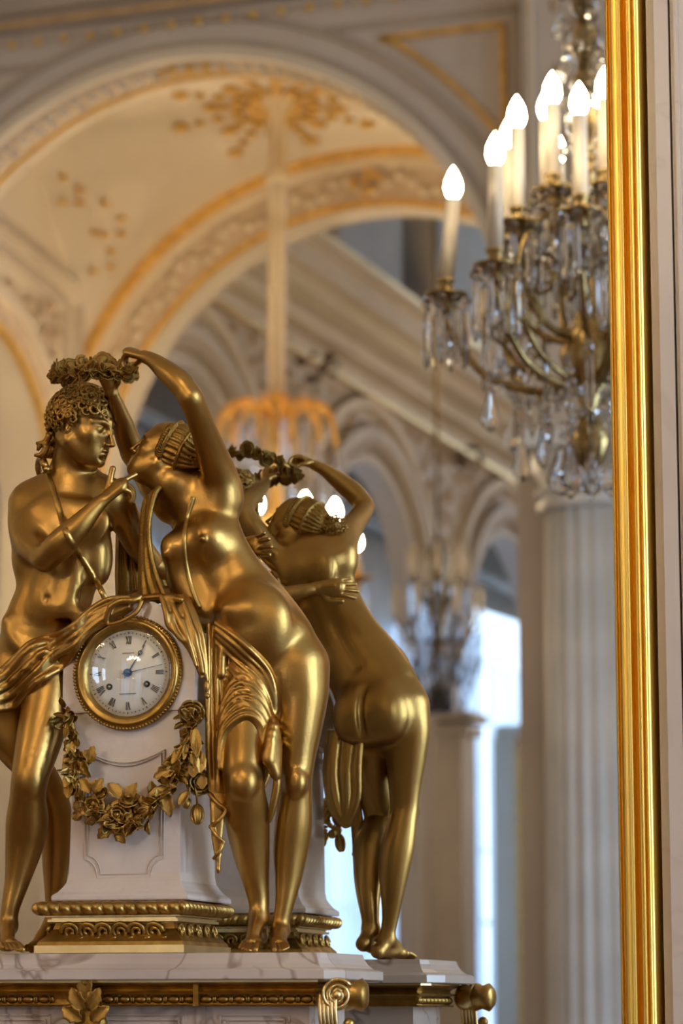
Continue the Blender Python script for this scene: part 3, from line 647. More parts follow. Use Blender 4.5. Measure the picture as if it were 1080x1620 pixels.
for i, p in enumerate(P2):
    a = p[0]/fw; p[1] -= 0.0035*abs(math.sin(a*PI*2.0)) + (0.003*abs(math.sin(a*PI*9)) if 0.22 < a < 0.5 or a > 0.62 else 0)
poly = [(fx + p[0], p[1]) for p in P2] + [(fx + fw, 0.002), (fx - 0.001, 0.002)]
mb = MB(); mb.extrude([(x, y, 1.12) for x, y in poly], (0, 0, 3.3)); o = mb.build('frame_moulding', 'frame_gold', mir, False)
mb = MB(); mb.extrude([(2*(fx-0.89) - x, y, 1.12) for x, y in poly], (0, 0, 3.3)); mb.build('frame_moulding', 'frame_gold', mir, False)
mb = MB(); mb.extrude([(fx-1.8-0.06, y, 4.38 + (x-fx)) for x, y in poly], (1.94, 0, 0)); mb.build('frame_moulding', 'frame_gold', mir, False)
# wall of marble beside and behind the mirror
mb = MB(); mb.box((-2.0, 0.20, 4.6), (13, 0.38, 9.2)); wbk = struct(mb, 'wall_back', 'wall_marble', 'pinkish marble wall behind the mirror')
mb = MB(); x0 = fx + fw + 0.004
for a, w_, p in ((0.0, 0.013, 0.022), (0.013, 0.02, 0.034), (0.035, 0.006, 0.028), (0.041, 0.006, 0.036), (0.047, 0.25, 0.030), (0.297, 0.006, 0.036), (0.303, 0.03, 0.03)):
    mb.box((x0 + a + w_/2, -p/2 + 0.005, 3.0), (w_, p + 0.01, 6.0))
struct(mb, 'wall_marble_pilaster', 'wall_marble', 'pinkish marble pilaster with fine vertical fillets at the right edge')
# ================================================================ THE CLOCK: stand, plinth, pedestal, dial
def loop_mould(mb, outline, prof):
    """outline: closed plan polygon (x,y) counter-clockwise seen from above; prof: (outward offset, z)"""
    n = len(outline); N = []
    for i in range(n):
        a = Vector(outline[i-1]); b_ = Vector(outline[i]); c = Vector(outline[(i+1) % n])
        d1 = (b_-a).normalized(); d2 = (c-b_).normalized(); n1 = Vector((d1.y, -d1.x)); n2 = Vector((d2.y, -d2.x))
        m_ = (n1+n2); m_ = m_/max(1e-6, m_.dot(n1)) if m_.length > 1e-6 else n1
        N.append(m_)
    V = []; Fc = []
    for off, z in prof:
        for p, q in zip(outline, N): V.append((p[0]+q.x*off, p[1]+q.y*off, z))
    k = len(prof)
    for i in range(k-1):
        for j in range(n): Fc.append((i*n+j, i*n+(j+1) % n, (i+1)*n+(j+1) % n, (i+1)*n+j))
    Fc.append(tuple(range(n))); Fc.append(tuple((k-1)*n+j for j in range(n)))
    return mb.add(V, Fc)
ZT = 1.4455
Zt = lambda y: (0.1888,-0.3800,1.4436)[2] + (1508-y)/1225.0      # heights on the stand, front plane
# ---- stand
P1 = (0.2849,-0.3900,1.4125); P2_ = (0.3020,-0.3520,1.4128); P3 = (0.2879,-0.2000,1.4145)
xR1, xR2, xR3 = P1[0], P2_[0], P2_[0]+0.0
XL = -0.62
outl = [(XL, -0.13), (XL-0.02, -0.16), (XL-0.02, -0.352), (XL+0.0, -0.390), (xR1, -0.390), (xR2, -0.352), (xR2, -0.17), (xR1, -0.13)]
st = empty('marble_stand', (-0.12, -0.26, 0.6), 'white veined marble stand with gilt mouldings and scroll corners, under the clock', 'stand')
mb = MB(); z0 = Zt(1548)
loop_mould(mb, outl, [(-0.03, z0-0.001), (-0.001, z0), (0.0, z0+0.001), (0.0, z0+0.011), (-0.003, z0+0.0125), (-0.012, z0+0.015), (-0.019, z0+0.020), (-0.024, z0+0.027), (-0.026, ZT-0.0018), (-0.027, ZT-0.0008)])
mb.build('marble_top', 'table_marble', st)
def gold_course(z_hi, z_lo, offs, name, m='gilt'):
    k = len(offs); mb = MB(); loop_mould(mb, outl, [(-0.06, z_hi)] + [(o_, z_hi + (z_lo-z_hi)*i/(k-1)) for i, o_ in enumerate(offs)] + [(-0.06, z_lo)]); return mb.build(name, m, st)
gold_course(z0, Zt(1552), (-0.022, -0.022), 'gilt_fillet', 'pale_gold')
gold_course(Zt(1552), Zt(1566), (-0.022, -0.026, -0.034, -0.036, -0.033), 'gilt_moulding', 'gilt')
gold_course(Zt(1566), Zt(1570), (-0.028, -0.027, -0.028), 'gilt_fillet', 'gilt')
gold_course(Zt(1570), Zt(1586), (-0.036, -0.038, -0.036), 'gilt_moulding', 'bronze_dark')
gold_course(Zt(1586), Zt(1589), (-0.032, -0.031, -0.032), 'gilt_fillet', 'gilt')
# bead and reel course
bm_ = proto(MB().ball((0,0,0), 0.0062, 10, (1.35, 0.8, 0.85)), 'bead', 'gilt', st); rm_ = proto(MB().ball((0,0,0), 0.005, 8, (0.4, 0.8, 1.1)), 'reel', 'gilt', st)
zz = Zt(1578); x = -0.17
while x < xR1-0.03:
    if abs(x+0.065) > 0.028:
        shared(bm_, st, (x, -0.390+0.036, zz)); shared(rm_, st, (x+0.0098, -0.390+0.036, zz)); shared(rm_, st, (x+0.0125, -0.390+0.036, zz))
    x += 0.0222
y = -0.34
while y < -0.15:
    shared(bm_, st, (xR2-0.036, y, zz), (0,0,PI/2)); shared(rm_, st, (xR2-0.036, y+0.011, zz), (0,0,PI/2)); y += 0.0222
# body with panels
mb = MB(); loop_mould(mb, outl, [(-0.05, 0.75), (-0.05, Zt(1588))]); bd_ = mb.build('marble_body', 'table_marble', st)
xb = (0.1033,-0.3500,1.3792)[0]
for xa, xc_ in ((-0.30, -0.10), (-0.03, xb-0.02), (xb+0.03, xR1-0.06)):
    mb = MB(); zt_ = Zt(1602)
    for dz, q in ((0, 0), (0.006, 0.004)):
        xa2, xc2, zt2 = xa+dz, xc_-dz, zt_-dz
        for c_, s_ in ((((xa2+xc2)/2, -0.3405, zt2), (xc2-xa2, 0.004, 0.0022)), ((xa2, -0.3405, zt2-0.15), (0.0022, 0.004, 0.30)), ((xc2, -0.3405, zt2-0.15), (0.0022, 0.004, 0.30))): mb.box(c_, s_)
    mb.build('panel_border', 'table_marble', st)
mb = MB(); mb.box((xb+0.004, -0.3395, Zt(1588)-0.3), (0.012, 0.006, 0.6)); mb.build('corner_strip', 'table_marble', st)
mb = MB(); mb.box((xb+0.004, -0.358, Zt(1569)), (0.007, 0.012, 0.032)); mb.build('break_block', 'bronze_dark', st)
# scroll corner
def volute(c, r, ax, L, name='volute', m='gilt', turns=2.0):
    mb = MB(); c = Vector(c); ax = Vector(ax).normalized(); X = Vector((0,0,1)).cross(ax).normalized(); Zv = Vector((0,0,1))
    mb.lathe(c - ax*L, [(r*0.55, 0), (r*0.9, 0.002), (r*0.82, L*0.25), (r*0.66, L*0.5), (r*0.84, L*0.78), (r*0.93, L*0.93), (r*0.90, L)], 28, ax)
    pts = []
    for i in range(46):
        a = i*2*PI*turns/45; q = r*(0.97 - 0.68*i/45); pts.append(c + X*math.cos(a+0.6)*q + Zv*math.sin(a+0.6)*q + ax*(0.0015+0.002*i/45))
    mb.tube(pts, [r*0.12*(1-0.4*i/45) for i in range(46)], 7); mb.ball(c + ax*0.003, r*0.30, 12)
    return mb.build(name, m, st, True)
vc = (0.2970,-0.3720,1.3916)
volute(vc, 0.021, (0.35, -1, 0), 0.030, m='pale_gold')
mb = MB(); mb.lathe((vc[0]+0.017, vc[1]+0.02, vc[2]), [(0.012, -0.016), (0.0205, -0.010), (0.017, 0.0), (0.021, 0.010), (0.013, 0.017)], 24, (1, 0.15, 0)); mb.build('volute', 'gilt', st, True)
for yy in (vc[1]+0.006,):
    mb = MB()
    for k in range(5): mb.tube(crom([(vc[0]-0.022+0.005*k, yy-0.006, vc[2]+0.004), (vc[0]-0.020+0.005*k, yy-0.012, vc[2]-0.03), (vc[0]-0.016+0.005*k, yy, vc[2]-0.08), (vc[0]-0.018+0.005*k, yy+0.004, vc[2]-0.2)], 4), 0.0028, 6)
    mb.build('reeded_bracket', 'pale_gold', st, True)
    mb = MB()
    for k in range(9): mb.ball((vc[0]+0.014+0.006*math.sin(k*2), yy, vc[2]-0.036-0.011*k), 0.008, 8)
    mb.build('husk_drop', 'gilt', st, True)
# ---- leaves, roses: shared shapes
def leaf_shape(L=1.0, Wd=0.45, curl=0.25, ser=0.12, nx=9, ny=6, thick=0.04):
    V = []; Fc = []
    for s_ in (0, 1):
        for i in range(nx+1):
            t = i/nx; w = Wd*0.5*(math.sin(PI*min(1, t*1.02))**0.75)*(1 + ser*math.sin(t*PI*7)) + 0.004
            for j in range(ny+1):
                q = j/ny*2-1; z = curl*(t*t)*L*0.6 + 0.20*Wd*abs(q)*math.sin(PI*t) - 0.03*Wd*math.cos(q*PI*3)*(1 if t < 0.9 else 0)
                V.append((t*L, q*w, z - s_*thick*L))
    n = ny+1; K = (nx+1)*n
    for i in range(nx):
        for j in range(ny): a = i*n+j; Fc += [(a, a+1, a+n+1, a+n), (K+a, K+a+n, K+a+n+1, K+a+1)]
    for i in range(nx):
        for j in (0, ny): a = i*n+j; Fc.append((a, a+n, K+a+n, K+a))
    for j in range(ny): Fc.append((j, j+1, K+j+1, K+j)); a = nx*n+j; Fc.append((a, a+1, K+a+1, K+a))
    return MB().add(V, Fc)
def rose_shape():
    mb = MB()
    for ring, (n, r0, h0, op) in enumerate(((3, 0.30, 0.62, 0.15), (4, 0.52, 0.52, 0.35), (5, 0.80, 0.34, 0.7), (6, 1.0, 0.12, 1.1))):
        for k in range(n):
            a0 = 2*PI*k/n + ring*0.7; V = []; Fc = []; wd = 2*PI/n*0.68
            for s_ in (0, 1):
                for i in range(6):
                    t = i/5
                    for j in range(7):
                        q = j/3-1; a = a0 + q*wd*(0.35+0.65*math.sin(PI*(0.15+0.75*t)))
                        r = r0*(0.35 + 0.65*math.sin(t*PI*0.55)) + (0.10*op*t**4) - 0.05*s_ - 0.05*abs(q)
                        V.append((r*math.cos(a), r*math.sin(a), -0.25 + (h0+0.25)*math.sin(t*PI*0.5) - op*0.16*t**5 - 0.02*s_))
            for i in range(5):
                for j in range(6): a = i*7+j; Fc += [(a, a+1, a+8, a+7), (42+a, 42+a+7, 42+a+8, 42+a+1)]
            for i in range(5):
                for j in (0, 6): a = i*7+j; Fc.append((a, a+7, 42+a+7, 42+a))
            for j in range(6): a = 35+j; Fc.append((a, a+1, 42+a+1, 42+a))
            mb.add(V, Fc)
    mb.ball((0, 0, 0.25), 0.24, 8, (1, 1, 1.3)); mb.ball((0, 0, -0.2), 0.7, 10, (1, 1, 0.5)); return mb
def bud_shape():
    mb = MB(); mb.ball((0,0,0.1), 0.55, 14, (1, 1, 1.25))
    for k in range(6):
        a = k*PI/3; pts = [(math.cos(a)*0.56*math.sin(PI*t), math.sin(a)*0.56*math.sin(PI*t), 0.1-0.7*math.cos(PI*t)) for t in np.linspace(0.12, 0.9, 8)]
        mb.tube(pts, [0.05, 0.09, 0.12, 0.13, 0.13, 0.11, 0.08, 0.05], 6)
    return mb
LEAF = [proto(leaf_shape(1, w, c, s), 'leaf', 'gilt', None) for w, c, s in ((0.45, 0.3, 0.12), (0.6, -0.2, 0.2), (0.38, 0.6, 0.0))]
ROSE = proto(rose_shape(), 'rose', 'gilt', None); BUD = proto(bud_shape(), 'bud', 'gilt', None)
def put(o, parent, p, direction, size, roll=0.0, m=None, base_axis='X', up=(0,-1,0), name=None):
    """place a copy: for leaves X points along direction and Z (face) towards up; for roses Z points along direction"""
    c = o.copy(); SC.collection.objects.link(c); c.parent = parent; c.matrix_parent_inverse = PINV(parent)
    if m: c.data = c.data if False else c.data.copy(); 
    if m: c.data.materials[0] = M[m]
    d = Vector(direction).normalized()
    if base_axis == 'X':
        up = Vector(up); z = (up - d*up.dot(d)).normalized(); y_ = z.cross(d); Rm = Matrix((d, y_, z)).transposed()
        Rm = Rm @ Matrix.Rotation(roll, 3, 'X')
    else: Rm = d.to_track_quat('Z', 'Y').to_matrix() @ Matrix.Rotation(roll, 3, 'Z')
    s_ = Vector(size) if hasattr(size, '__len__') else Vector((size,)*3)
    c.matrix_basis = Matrix.Translation(Vector(p)) @ Rm.to_4x4() @ Matrix.Diagonal((*s_, 1))
    return c
# acanthus mount on the stand
am = MB(); ac = (-0.0357,-0.3650,1.3792)
am.ball(Vector(ac)+Vector((0,0.004,-0.03)), 0.026, 12, (0.9, 0.45, 1.5)); amo = am.build('acanthus_mount', 'bronze_dark', st, True)
ac = Vector(ac)
for dx, dz, L_a, an in ((0, 0.0, 0.040, 90), (0.004, -0.008, 0.034, 62), (-0.004, -0.008, 0.034, 118), (0.006, -0.02, 0.032, 35), (-0.006, -0.02, 0.032, 145), (0.004, -0.036, 0.040, 5), (-0.004, -0.036, 0.040, 175), (0.006, -0.05, 0.045, -25), (-0.006, -0.05, 0.045, 205)):
    a = math.radians(an); put(LEAF[1], amo, ac + Vector((dx, -0.012, dz)), (math.cos(a), -0.25, math.sin(a)), (L_a, 0.034, 0.035), name='leaf')
put(BUD, amo, ac + Vector((0, -0.012, 0.028)), (0, -0.2, 1), 0.011, base_axis='Z')

# ---- the clock
XC = (0.0009,-0.3350,1.8103)[0]; ZC = (0.0009,-0.3350,1.8103)[2]
Zc = lambda y: ZC - (y-1065)/1207.0 if y < 1400 else ZT + (1508-y)/1215.0
ck = empty('mantel_clock', (XC, -0.26, ZT), 'large white marble mantel clock with a gilt bronze couple embracing around the dial', 'clock')
px0, px1 = (-0.0997,-0.3450,1.4890)[0], (0.0739,-0.3450,1.4876)[0]
rect = [(px0, -0.185), (px0, -0.345), (px1, -0.345), (px1, -0.185)]
mb = MB(); loop_mould(mb, rect, [(0.0, ZT), (0.016, ZT), (0.016, Zc(1496)), (0.0, Zc(1496))]); mb.build('plinth_slab', 'pale_gold', ck)
mb = MB(); loop_mould(mb, rect, [(0.0, Zc(1497)), (0.014, Zc(1496)), (0.012, Zc(1490)), (0.004, Zc(1480)), (-0.003, Zc(1470)), (-0.005, Zc(1462)), (-0.005, Zc(1459)), (0, Zc(1458)), (-0.03, Zc(1457))]); fz = mb.build('plinth_frieze', 'gilt', ck)
mb = MB(); loop_mould(mb, rect, [(-0.02, Zc(1459)), (0.003, Zc(1459)), (0.003, Zc(1455)), (-0.001, Zc(1455)), (-0.001, Zc(1452)), (0.006, Zc(1451)), (0.006, Zc(1449)), (-0.03, Zc(1449))]); mb.build('plinth_fillet', 'pale_gold', ck)
# gadrooned torus
def gadroon(rect_, zc_, rz, ro, off, name, parent, m='bronze_dark'):
    x0, y1, x1, y0 = rect_[0][0], rect_[0][1], rect_[2][0], rect_[2][1]
    R_ = 0.010; pts = []
    def seg(a, b_, nrm):
        L_ = (Vector(b_)-Vector(a)).length; n = max(2, int(L_/0.0011))
        for i in range(n): pts.append((Vector(a).lerp(Vector(b_), i/n), Vector(nrm)))
    def cor(c, a0):
        for i in range(10): a = a0 + (PI/2)*i/10; pts.append((Vector(c) + Vector((math.cos(a), math.sin(a)))*R_, Vector((math.cos(a), math.sin(a)))))
    xa, xb_, ya, yb = x0-off+R_, x1+off-R_, y0-off+R_, y1+off-R_
    seg((xa, ya-R_), (xb_, ya-R_), (0,-1)); cor((xb_, ya), -PI/2); seg((xb_+R_, ya), (xb_+R_, yb), (1,0)); cor((xb_, yb), 0); seg((xb_, yb+R_), (xa, yb+R_), (0,1)); cor((xa, yb), PI/2); seg((xa-R_, yb), (xa-R_, ya), (-1,0)); cor((xa, ya), PI)
    V = []; Fc = []; k = 12; s_ = 0.0; prev = None
    for p, n_ in pts:
        if prev is not None: s_ += (p-prev).length
        prev = p
        for j in range(k):
            a = -PI/2 + PI*j/(k-1)
            lob = abs(math.sin((s_ + 0.003*math.sin(a))*PI/0.0150))**0.8
            q = 0.60 + 0.40*lob
            V.append((p.x - n_.x*ro + n_.x*ro*math.cos(a)*q, p.y - n_.y*ro + n_.y*ro*math.cos(a)*q, zc_ + rz*math.sin(a)*(0.88+0.12*lob)))
    n = len(pts)
    for i in range(n):
        for j in range(k-1): Fc.append((i*k+j, ((i+1) % n)*k+j, ((i+1) % n)*k+j+1, i*k+j+1))
    Fc.append(tuple(i*k+k-1 for i in range(n))); Fc.append(tuple(i*k for i in range(n))[::-1])
    return fixn(mesh(name, V, Fc, m, parent, True))
gadroon(rect, (Zc(1449)+Zc(1427))/2, 0.0092, 0.012, 0.022, 'gadroon_band', ck, 'gilt')
# scroll relief on the frieze, front and sides
def scroll(mb, c, r, X, Y_, Nn, flip=1, turns=1.6):
    pts = [Vector(c) + X*flip*r*(1-0.75*i/20)*math.cos(i/20*2*PI*turns) + Y_*r*(1-0.75*i/20)*math.sin(i/20*2*PI*turns) + Nn*0.0015 for i in range(21)]
    mb.tube(pts, [r*0.27*(1-0.4*i/20) for i in range(21)], 6); mb.ball(pts[-1], r*0.25, 7)
zf = Zc(1476); X_ = Vector((1,0,0)); Zv = Vector((0,0,1))
mb = MB()
for i in range(6):
    xx = px0 + 0.018 + (px1-px0-0.036)*(i+0.5)/6
    scroll(mb, (xx, -0.347, zf+0.001), 0.0128, X_, (Zv - Vector((0,0.35,0))).normalized(), Vector((0,-1,0)), 1 if i % 2 else -1)
    mb.tube(crom([(xx-0.018, -0.352, zf-0.009), (xx, -0.3525, zf-0.0115), (xx+0.018, -0.351, zf-0.006)], 4), 0.0018, 5)
for sg, xe in ((1, px1), (-1, px0)):
    for i in range(5):
        yy = -0.335 + 0.033*i; scroll(mb, (xe + sg*0.003, yy, zf+0.002), 0.0100, Vector((0,1,0)), (Zv + X_*sg*-0.3).normalized(), X_*sg, 1 if i % 2 else -1)
for i in range(6): scroll(mb, (px0 + 0.018 + (px1-px0-0.036)*(i+0.5)/6, -0.183, zf+0.002), 0.0105, X_, (Zv + Vector((0,0.35,0))).normalized(), Vector((0,1,0)), 1 if i % 2 else -1)
mb.build('scroll_relief', 'gilt', fz, True)
# marble pedestal
hw0, hw1, hwb = 0.0735, 0.0765, 0.092
DF, DB = -0.335, -0.192
XS = (-0.0023,-0.3350,1.6565)[0]
shaft = [(XS-1, 0)]
rectS = [(XS-hw1, DB), (XS-hw1, DF), (XS+hw1, DF), (XS+hw1, DB)]
mb = MB(); loop_mould(mb, rectS, [(-0.02, Zc(1426)), (0.0165, Zc(1426)), (0.0175, Zc(1424)), (0.0175, Zc(1419)), (0.016, Zc(1416.5)), (0.011, Zc(1412)), (0.006, Zc(1404)), (0.002, Zc(1394)), (0.0, Zc(1380)), (-0.0015, Zc(1250)), (-0.003, Zc(1108))])
ped = mb.build('pedestal', 'marble', ck)
hw = 0.0925; zs_ = Zc(1115); out_ = [(XC-hw, zs_), (XC-hw, Zc(1062))]
for i in range(1, 32):
    a = PI - PI*i/32; out_.append((XC + 0.0925*math.cos(a), Zc(1062) + 0.0975*math.sin(a)))
out_ += [(XC+hw, Zc(1062)), (XC+hw, zs_), (XC+hw-0.006, zs_-0.006), (XC+hw-0.016, zs_-0.009), (XC-hw+0.016, zs_-0.009), (XC-hw+0.006, zs_-0.006)]
mb = MB(); mb.extrude([(x, DF-0.001, z) for x, z in out_], (0, -(DF-DB)+0.002, 0)); hd = mb.build('dial_block', 'marble', ck)
# carved line panel on the front of the shaft
def groove_line(pts, w=0.0016, name='panel_line', par=ped, m='marble', y=DF):
    mb = MB(); P = [(x, y-0.0005, z) for x, z in pts]; mb.tube(P, w, 6, closed=True, cap=False); return mb.build(name, m, par, True)
M['marble_line'] = mat('marble_groove_shade', (0.52, 0.42, 0.36), 0.4)  # darker marble colour paints the shade of an incised line
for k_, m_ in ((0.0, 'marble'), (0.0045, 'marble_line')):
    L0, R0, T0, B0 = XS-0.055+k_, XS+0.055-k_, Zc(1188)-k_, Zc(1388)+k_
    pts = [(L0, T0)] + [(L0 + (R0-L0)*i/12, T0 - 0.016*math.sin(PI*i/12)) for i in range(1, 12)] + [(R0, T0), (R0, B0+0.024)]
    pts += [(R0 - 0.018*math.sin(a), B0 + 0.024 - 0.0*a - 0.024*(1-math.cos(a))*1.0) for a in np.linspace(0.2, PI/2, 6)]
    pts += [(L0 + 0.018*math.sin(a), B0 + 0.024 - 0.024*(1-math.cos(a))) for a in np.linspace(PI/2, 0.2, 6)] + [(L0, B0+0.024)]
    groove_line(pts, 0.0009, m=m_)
# ---- dial
def lathe_y(prof, c, n=72, beads=0):
    return MB().lathe(c, prof, n, (0, -1, 0))
dc = Vector((XC, DF, ZC))
bz = lathe_y([(0.05, 0.0), (0.0755, 0.0), (0.0755, 0.004), (0.0735, 0.0075), (0.071, 0.0065), (0.0700, 0.009), (0.0660, 0.0105), (0.0640, 0.0080), (0.0622, 0.0085), (0.0600, 0.0035), (0.0572, 0.0022), (0.0572, 0.0005)], dc, 96).build('bezel', 'gilt', ck, True)
bp = proto(MB().ball((0,0,0), 0.0022, 7), 'bezel_bead', 'gilt', bz)
for k in range(100):
    a = 2*PI*k/100; c = bp.copy(); SC.collection.objects.link(c); c.parent = bz; c.matrix_parent_inverse = PINV(bz); c.location = dc + Vector((0.0743*math.cos(a), -0.0070, 0.0743*math.sin(a)))
dl = lathe_y([(0.058, 0.0), (0.0575, 0.0012), (0.045, 0.0022), (0.002, 0.0030)], dc, 64).build('dial', 'dial', ck, True)
def dz(r): return 0.0034 + 0.0 - 0.0012*(r/0.0575)**2 if r < 0.045 else 0.0026 - 0.0010*(r-0.045)/0.0125
def stroke(mb, r0, t0, r1, t1, w):
    """bar between two polar points of the dial (radius, clockwise angle from XII)"""
    p0 = Vector((r0*math.sin(t0), r0*math.cos(t0))); p1 = Vector((r1*math.sin(t1), r1*math.cos(t1))); d = (p1-p0).normalized(); n_ = Vector((-d.y, d.x))*w/2
    Q = [p0+n_, p1+n_, p1-n_, p0-n_]; yb = DF - 0.0036
    mb.add([(XC+q.x, yb, ZC+q.y) for q in Q] + [(XC+q.x, yb+0.0016, ZC+q.y) for q in Q], [(0,1,2,3),(7,6,5,4),(0,4,5,1),(1,5,6,2),(2,6,7,3),(3,7,4,0)])
ROM = ['XII', 'I', 'II', 'III', 'IIII', 'V', 'VI', 'VII', 'VIII', 'IX', 'X', 'XI']
for h, s_ in enumerate(ROM):
    th_ = 2*PI*h/12; mb = MB(); r0, r1 = 0.0385, 0.0490; wI, wV = 0.0020, 0.0040
    Wt = sum(wI if c in 'I' else wV for c in s_); xx = -Wt/2
    for c in s_:
        w = wI if c == 'I' else wV; xm = xx + w/2; rm = 0.0437
        def pa(off, r): return th_ + off/r
        if c == 'I': stroke(mb, r0, pa(xm, rm), r1, pa(xm, rm), 0.00085)
        if c == 'V': stroke(mb, r1, pa(xm-w*0.42, rm), r0, pa(xm, rm), 0.0011); stroke(mb, r1, pa(xm+w*0.42, rm), r0, pa(xm, rm), 0.0004)
        if c == 'X': stroke(mb, r1, pa(xm-w*0.42, rm), r0, pa(xm+w*0.42, rm), 0.0011); stroke(mb, r1, pa(xm+w*0.42, rm), r0, pa(xm-w*0.42, rm), 0.0004)
        xx += w
    mb.build('numeral', 'ink', dl)
mb = MB()
for k in range(60): a = 2*PI*k/60; stroke(mb, 0.0518, a, 0.0538 if k % 5 else 0.0545, a, 0.0004 if k % 5 else 0.0010)
mb.build('minute_track', 'ink', dl)['kind'] = 'stuff'
def tiny_text(y, n, w, seed):
    g = random.Random(seed); mb = MB(); x = -n*w/2
    for k in range(n):
        for q in range(2): mb.box((XC + x + w*(0.25+0.4*q), DF-0.0038, ZC + y + g.uniform(-0.0002, 0.0002)), (w*0.14, 0.0008, 0.0011))
        mb.box((XC + x + w*0.4, DF-0.0038, ZC + y + g.choice((-0.0005, 0, 0.0005))), (w*0.5, 0.0008, 0.0003)); x += w
    mb.build('dial_inscription', 'ink', dl)
tiny_text(0.0265, 8, 0.0021, 1); tiny_text(-0.0275, 14, 0.0017, 2)
for a_, b_ in ((-0.0262, -0.0175), (0.0262, -0.0155)):
    c_ = dc + Vector((a_, -0.0, b_)); lathe_y([(0.0043, 0.0), (0.0043, 0.0040), (0.0034, 0.0044), (0.0030, 0.0030)], c_, 24).build('winding_hole', 'ink', dl, True)
    lathe_y([(0.0016, 0.0), (0.0016, 0.0046), (0.0008, 0.005)], c_, 12).build('winding_arbor', 'pale_gold', dl, True)
def hand(L_, ang, w, moon, name, yy):
    mb = MB(); d = Vector((math.sin(ang), 0, math.cos(ang))); n_ = Vector((d.z, 0, -d.x)); c0 = Vector((XC, DF-yy, ZC))
    mb.extrude([c0 - d*0.008 - n_*w, c0 - d*0.008 + n_*w, c0 + d*L_ + n_*w*0.35, c0 + d*L_ - n_*w*0.35], (0, 0.0008, 0))
    if moon: mb.tube([c0 + d*(L_*0.72) + d*moon*math.cos(a) + n_*moon*0.8*math.sin(a) for a in np.linspace(0, 2*PI, 17)[:-1]], 0.0007, 6, closed=True)
    return mb.build(name, 'steel', ck)
hand(0.0430, math.radians(33), 0.0009, 0.0030, 'hour_hand', 0.0052); hand(0.0500, math.radians(79), 0.0006, 0.0, 'minute_hand', 0.0064)
lathe_y([(0.0055, 0.003), (0.0055, 0.0075), (0.004, 0.0090), (0.001, 0.0094)], dc, 24).build('hand_boss', 'steel', ck, True)
m, t_, bs = nt('domed_dial_glass'); t_.nodes.remove(bs); o_ = t_.nodes['Material Output']
a_ = t_.nodes.new('ShaderNodeBsdfTransparent'); g_ = t_.nodes.new('ShaderNodeBsdfGlossy'); g_.inputs['Roughness'].default_value = 0.01; x_ = t_.nodes.new('ShaderNodeMixShader'); x_.inputs[0].default_value = 0.07
t_.links.new(a_.outputs[0], x_.inputs[1]); t_.links.new(g_.outputs[0], x_.inputs[2]); t_.links.new(x_.outputs[0], o_.inputs[0]); M['glass'] = m
MB().lathe(dc, [(0.0625*math.sin(a), 0.0085 + 0.0075*math.cos(a*PI/2/1.5708)) for a in np.linspace(PI/2, 0.02, 14)], 64, (0,-1,0)).build('dial_glass', 'glass', ck, True)
# ---- flower garland
gar = MB(); gpts = [(-0.0792,-0.3420,1.7593), (-0.0725,-0.3440,1.7280), (-0.0677,-0.3500,1.6858), (-0.0574,-0.3520,1.6441), (-0.0244,-0.3520,1.6228), (0.0019,-0.3520,1.6158), (0.0360,-0.3500,1.6259), (0.0653,-0.3480,1.6583), (0.0856,-0.3450,1.6908), (0.0886,-0.3420,1.7281), (0.0913,-0.3380,1.7532)]
gar.tube(crom([tuple(p) for p in gpts], 5), 0.0045, 8); gr = gar.build('garland', 'bronze_dark', ck, True)
gg = random.Random(11)
def rr(p, s, dr=(0.2,-1,0.1)): put(ROSE, gr, Vector(p)+Vector((0,-0.002,0)), dr, s, gg.uniform(0, 6), base_axis='Z')
rr((-0.0034,-0.3520,1.6208), 0.023, (0.05,-1,0.2)); rr((-0.0395,-0.3520,1.6330), 0.0165, (-0.15,-1,0.1)); rr((0.0990,-0.3300,1.6646), 0.0165, (0.55,-1,0.0)); rr((-0.0300,-0.3500,1.6519), 0.010, (-0.1,-1,0.5)); rr((0.0904,-0.3380,1.7548), 0.0165, (0.2,-0.8,-0.35)); rr((0.0103,-0.3520,1.6427), 0.014, (0.1,-0.7,0.6)); rr((-0.0690,-0.3500,1.6610), 0.012, (-0.6,-0.8,0.2)); rr((-0.0729,-0.3500,1.6801), 0.012, (-0.7,-0.8,0.1))
for p, d, s in (((0.0323,-0.3520,1.6275), (0.5,-0.6,0.2), 0.020), ((0.0243,-0.3520,1.6400), (0.2,-0.4,1), 0.007), ((0.0976,-0.3350,1.6250), (0.1,-0.3,-1), (0.0135, 0.0135, 0.020)), ((0.0846,-0.3380,1.6381), (-0.1,-0.3,-1), 0.010), ((0.0903,-0.3380,1.6773), (0.3,-0.8,0.2), 0.011), ((0.0557,-0.3500,1.6477), (0.8,-0.5,0.6), 0.011), ((-0.0581,-0.3520,1.6358), (-0.5,-0.8,-0.2), 0.013), ((-0.0631,-0.3500,1.6237), (-0.3,-0.6,-0.8), 0.010), ((0.0428,-0.3500,1.6397), (-0.2,-0.6,-0.4), 0.008)): put(BUD, gr, p, d, s, base_axis='Z')
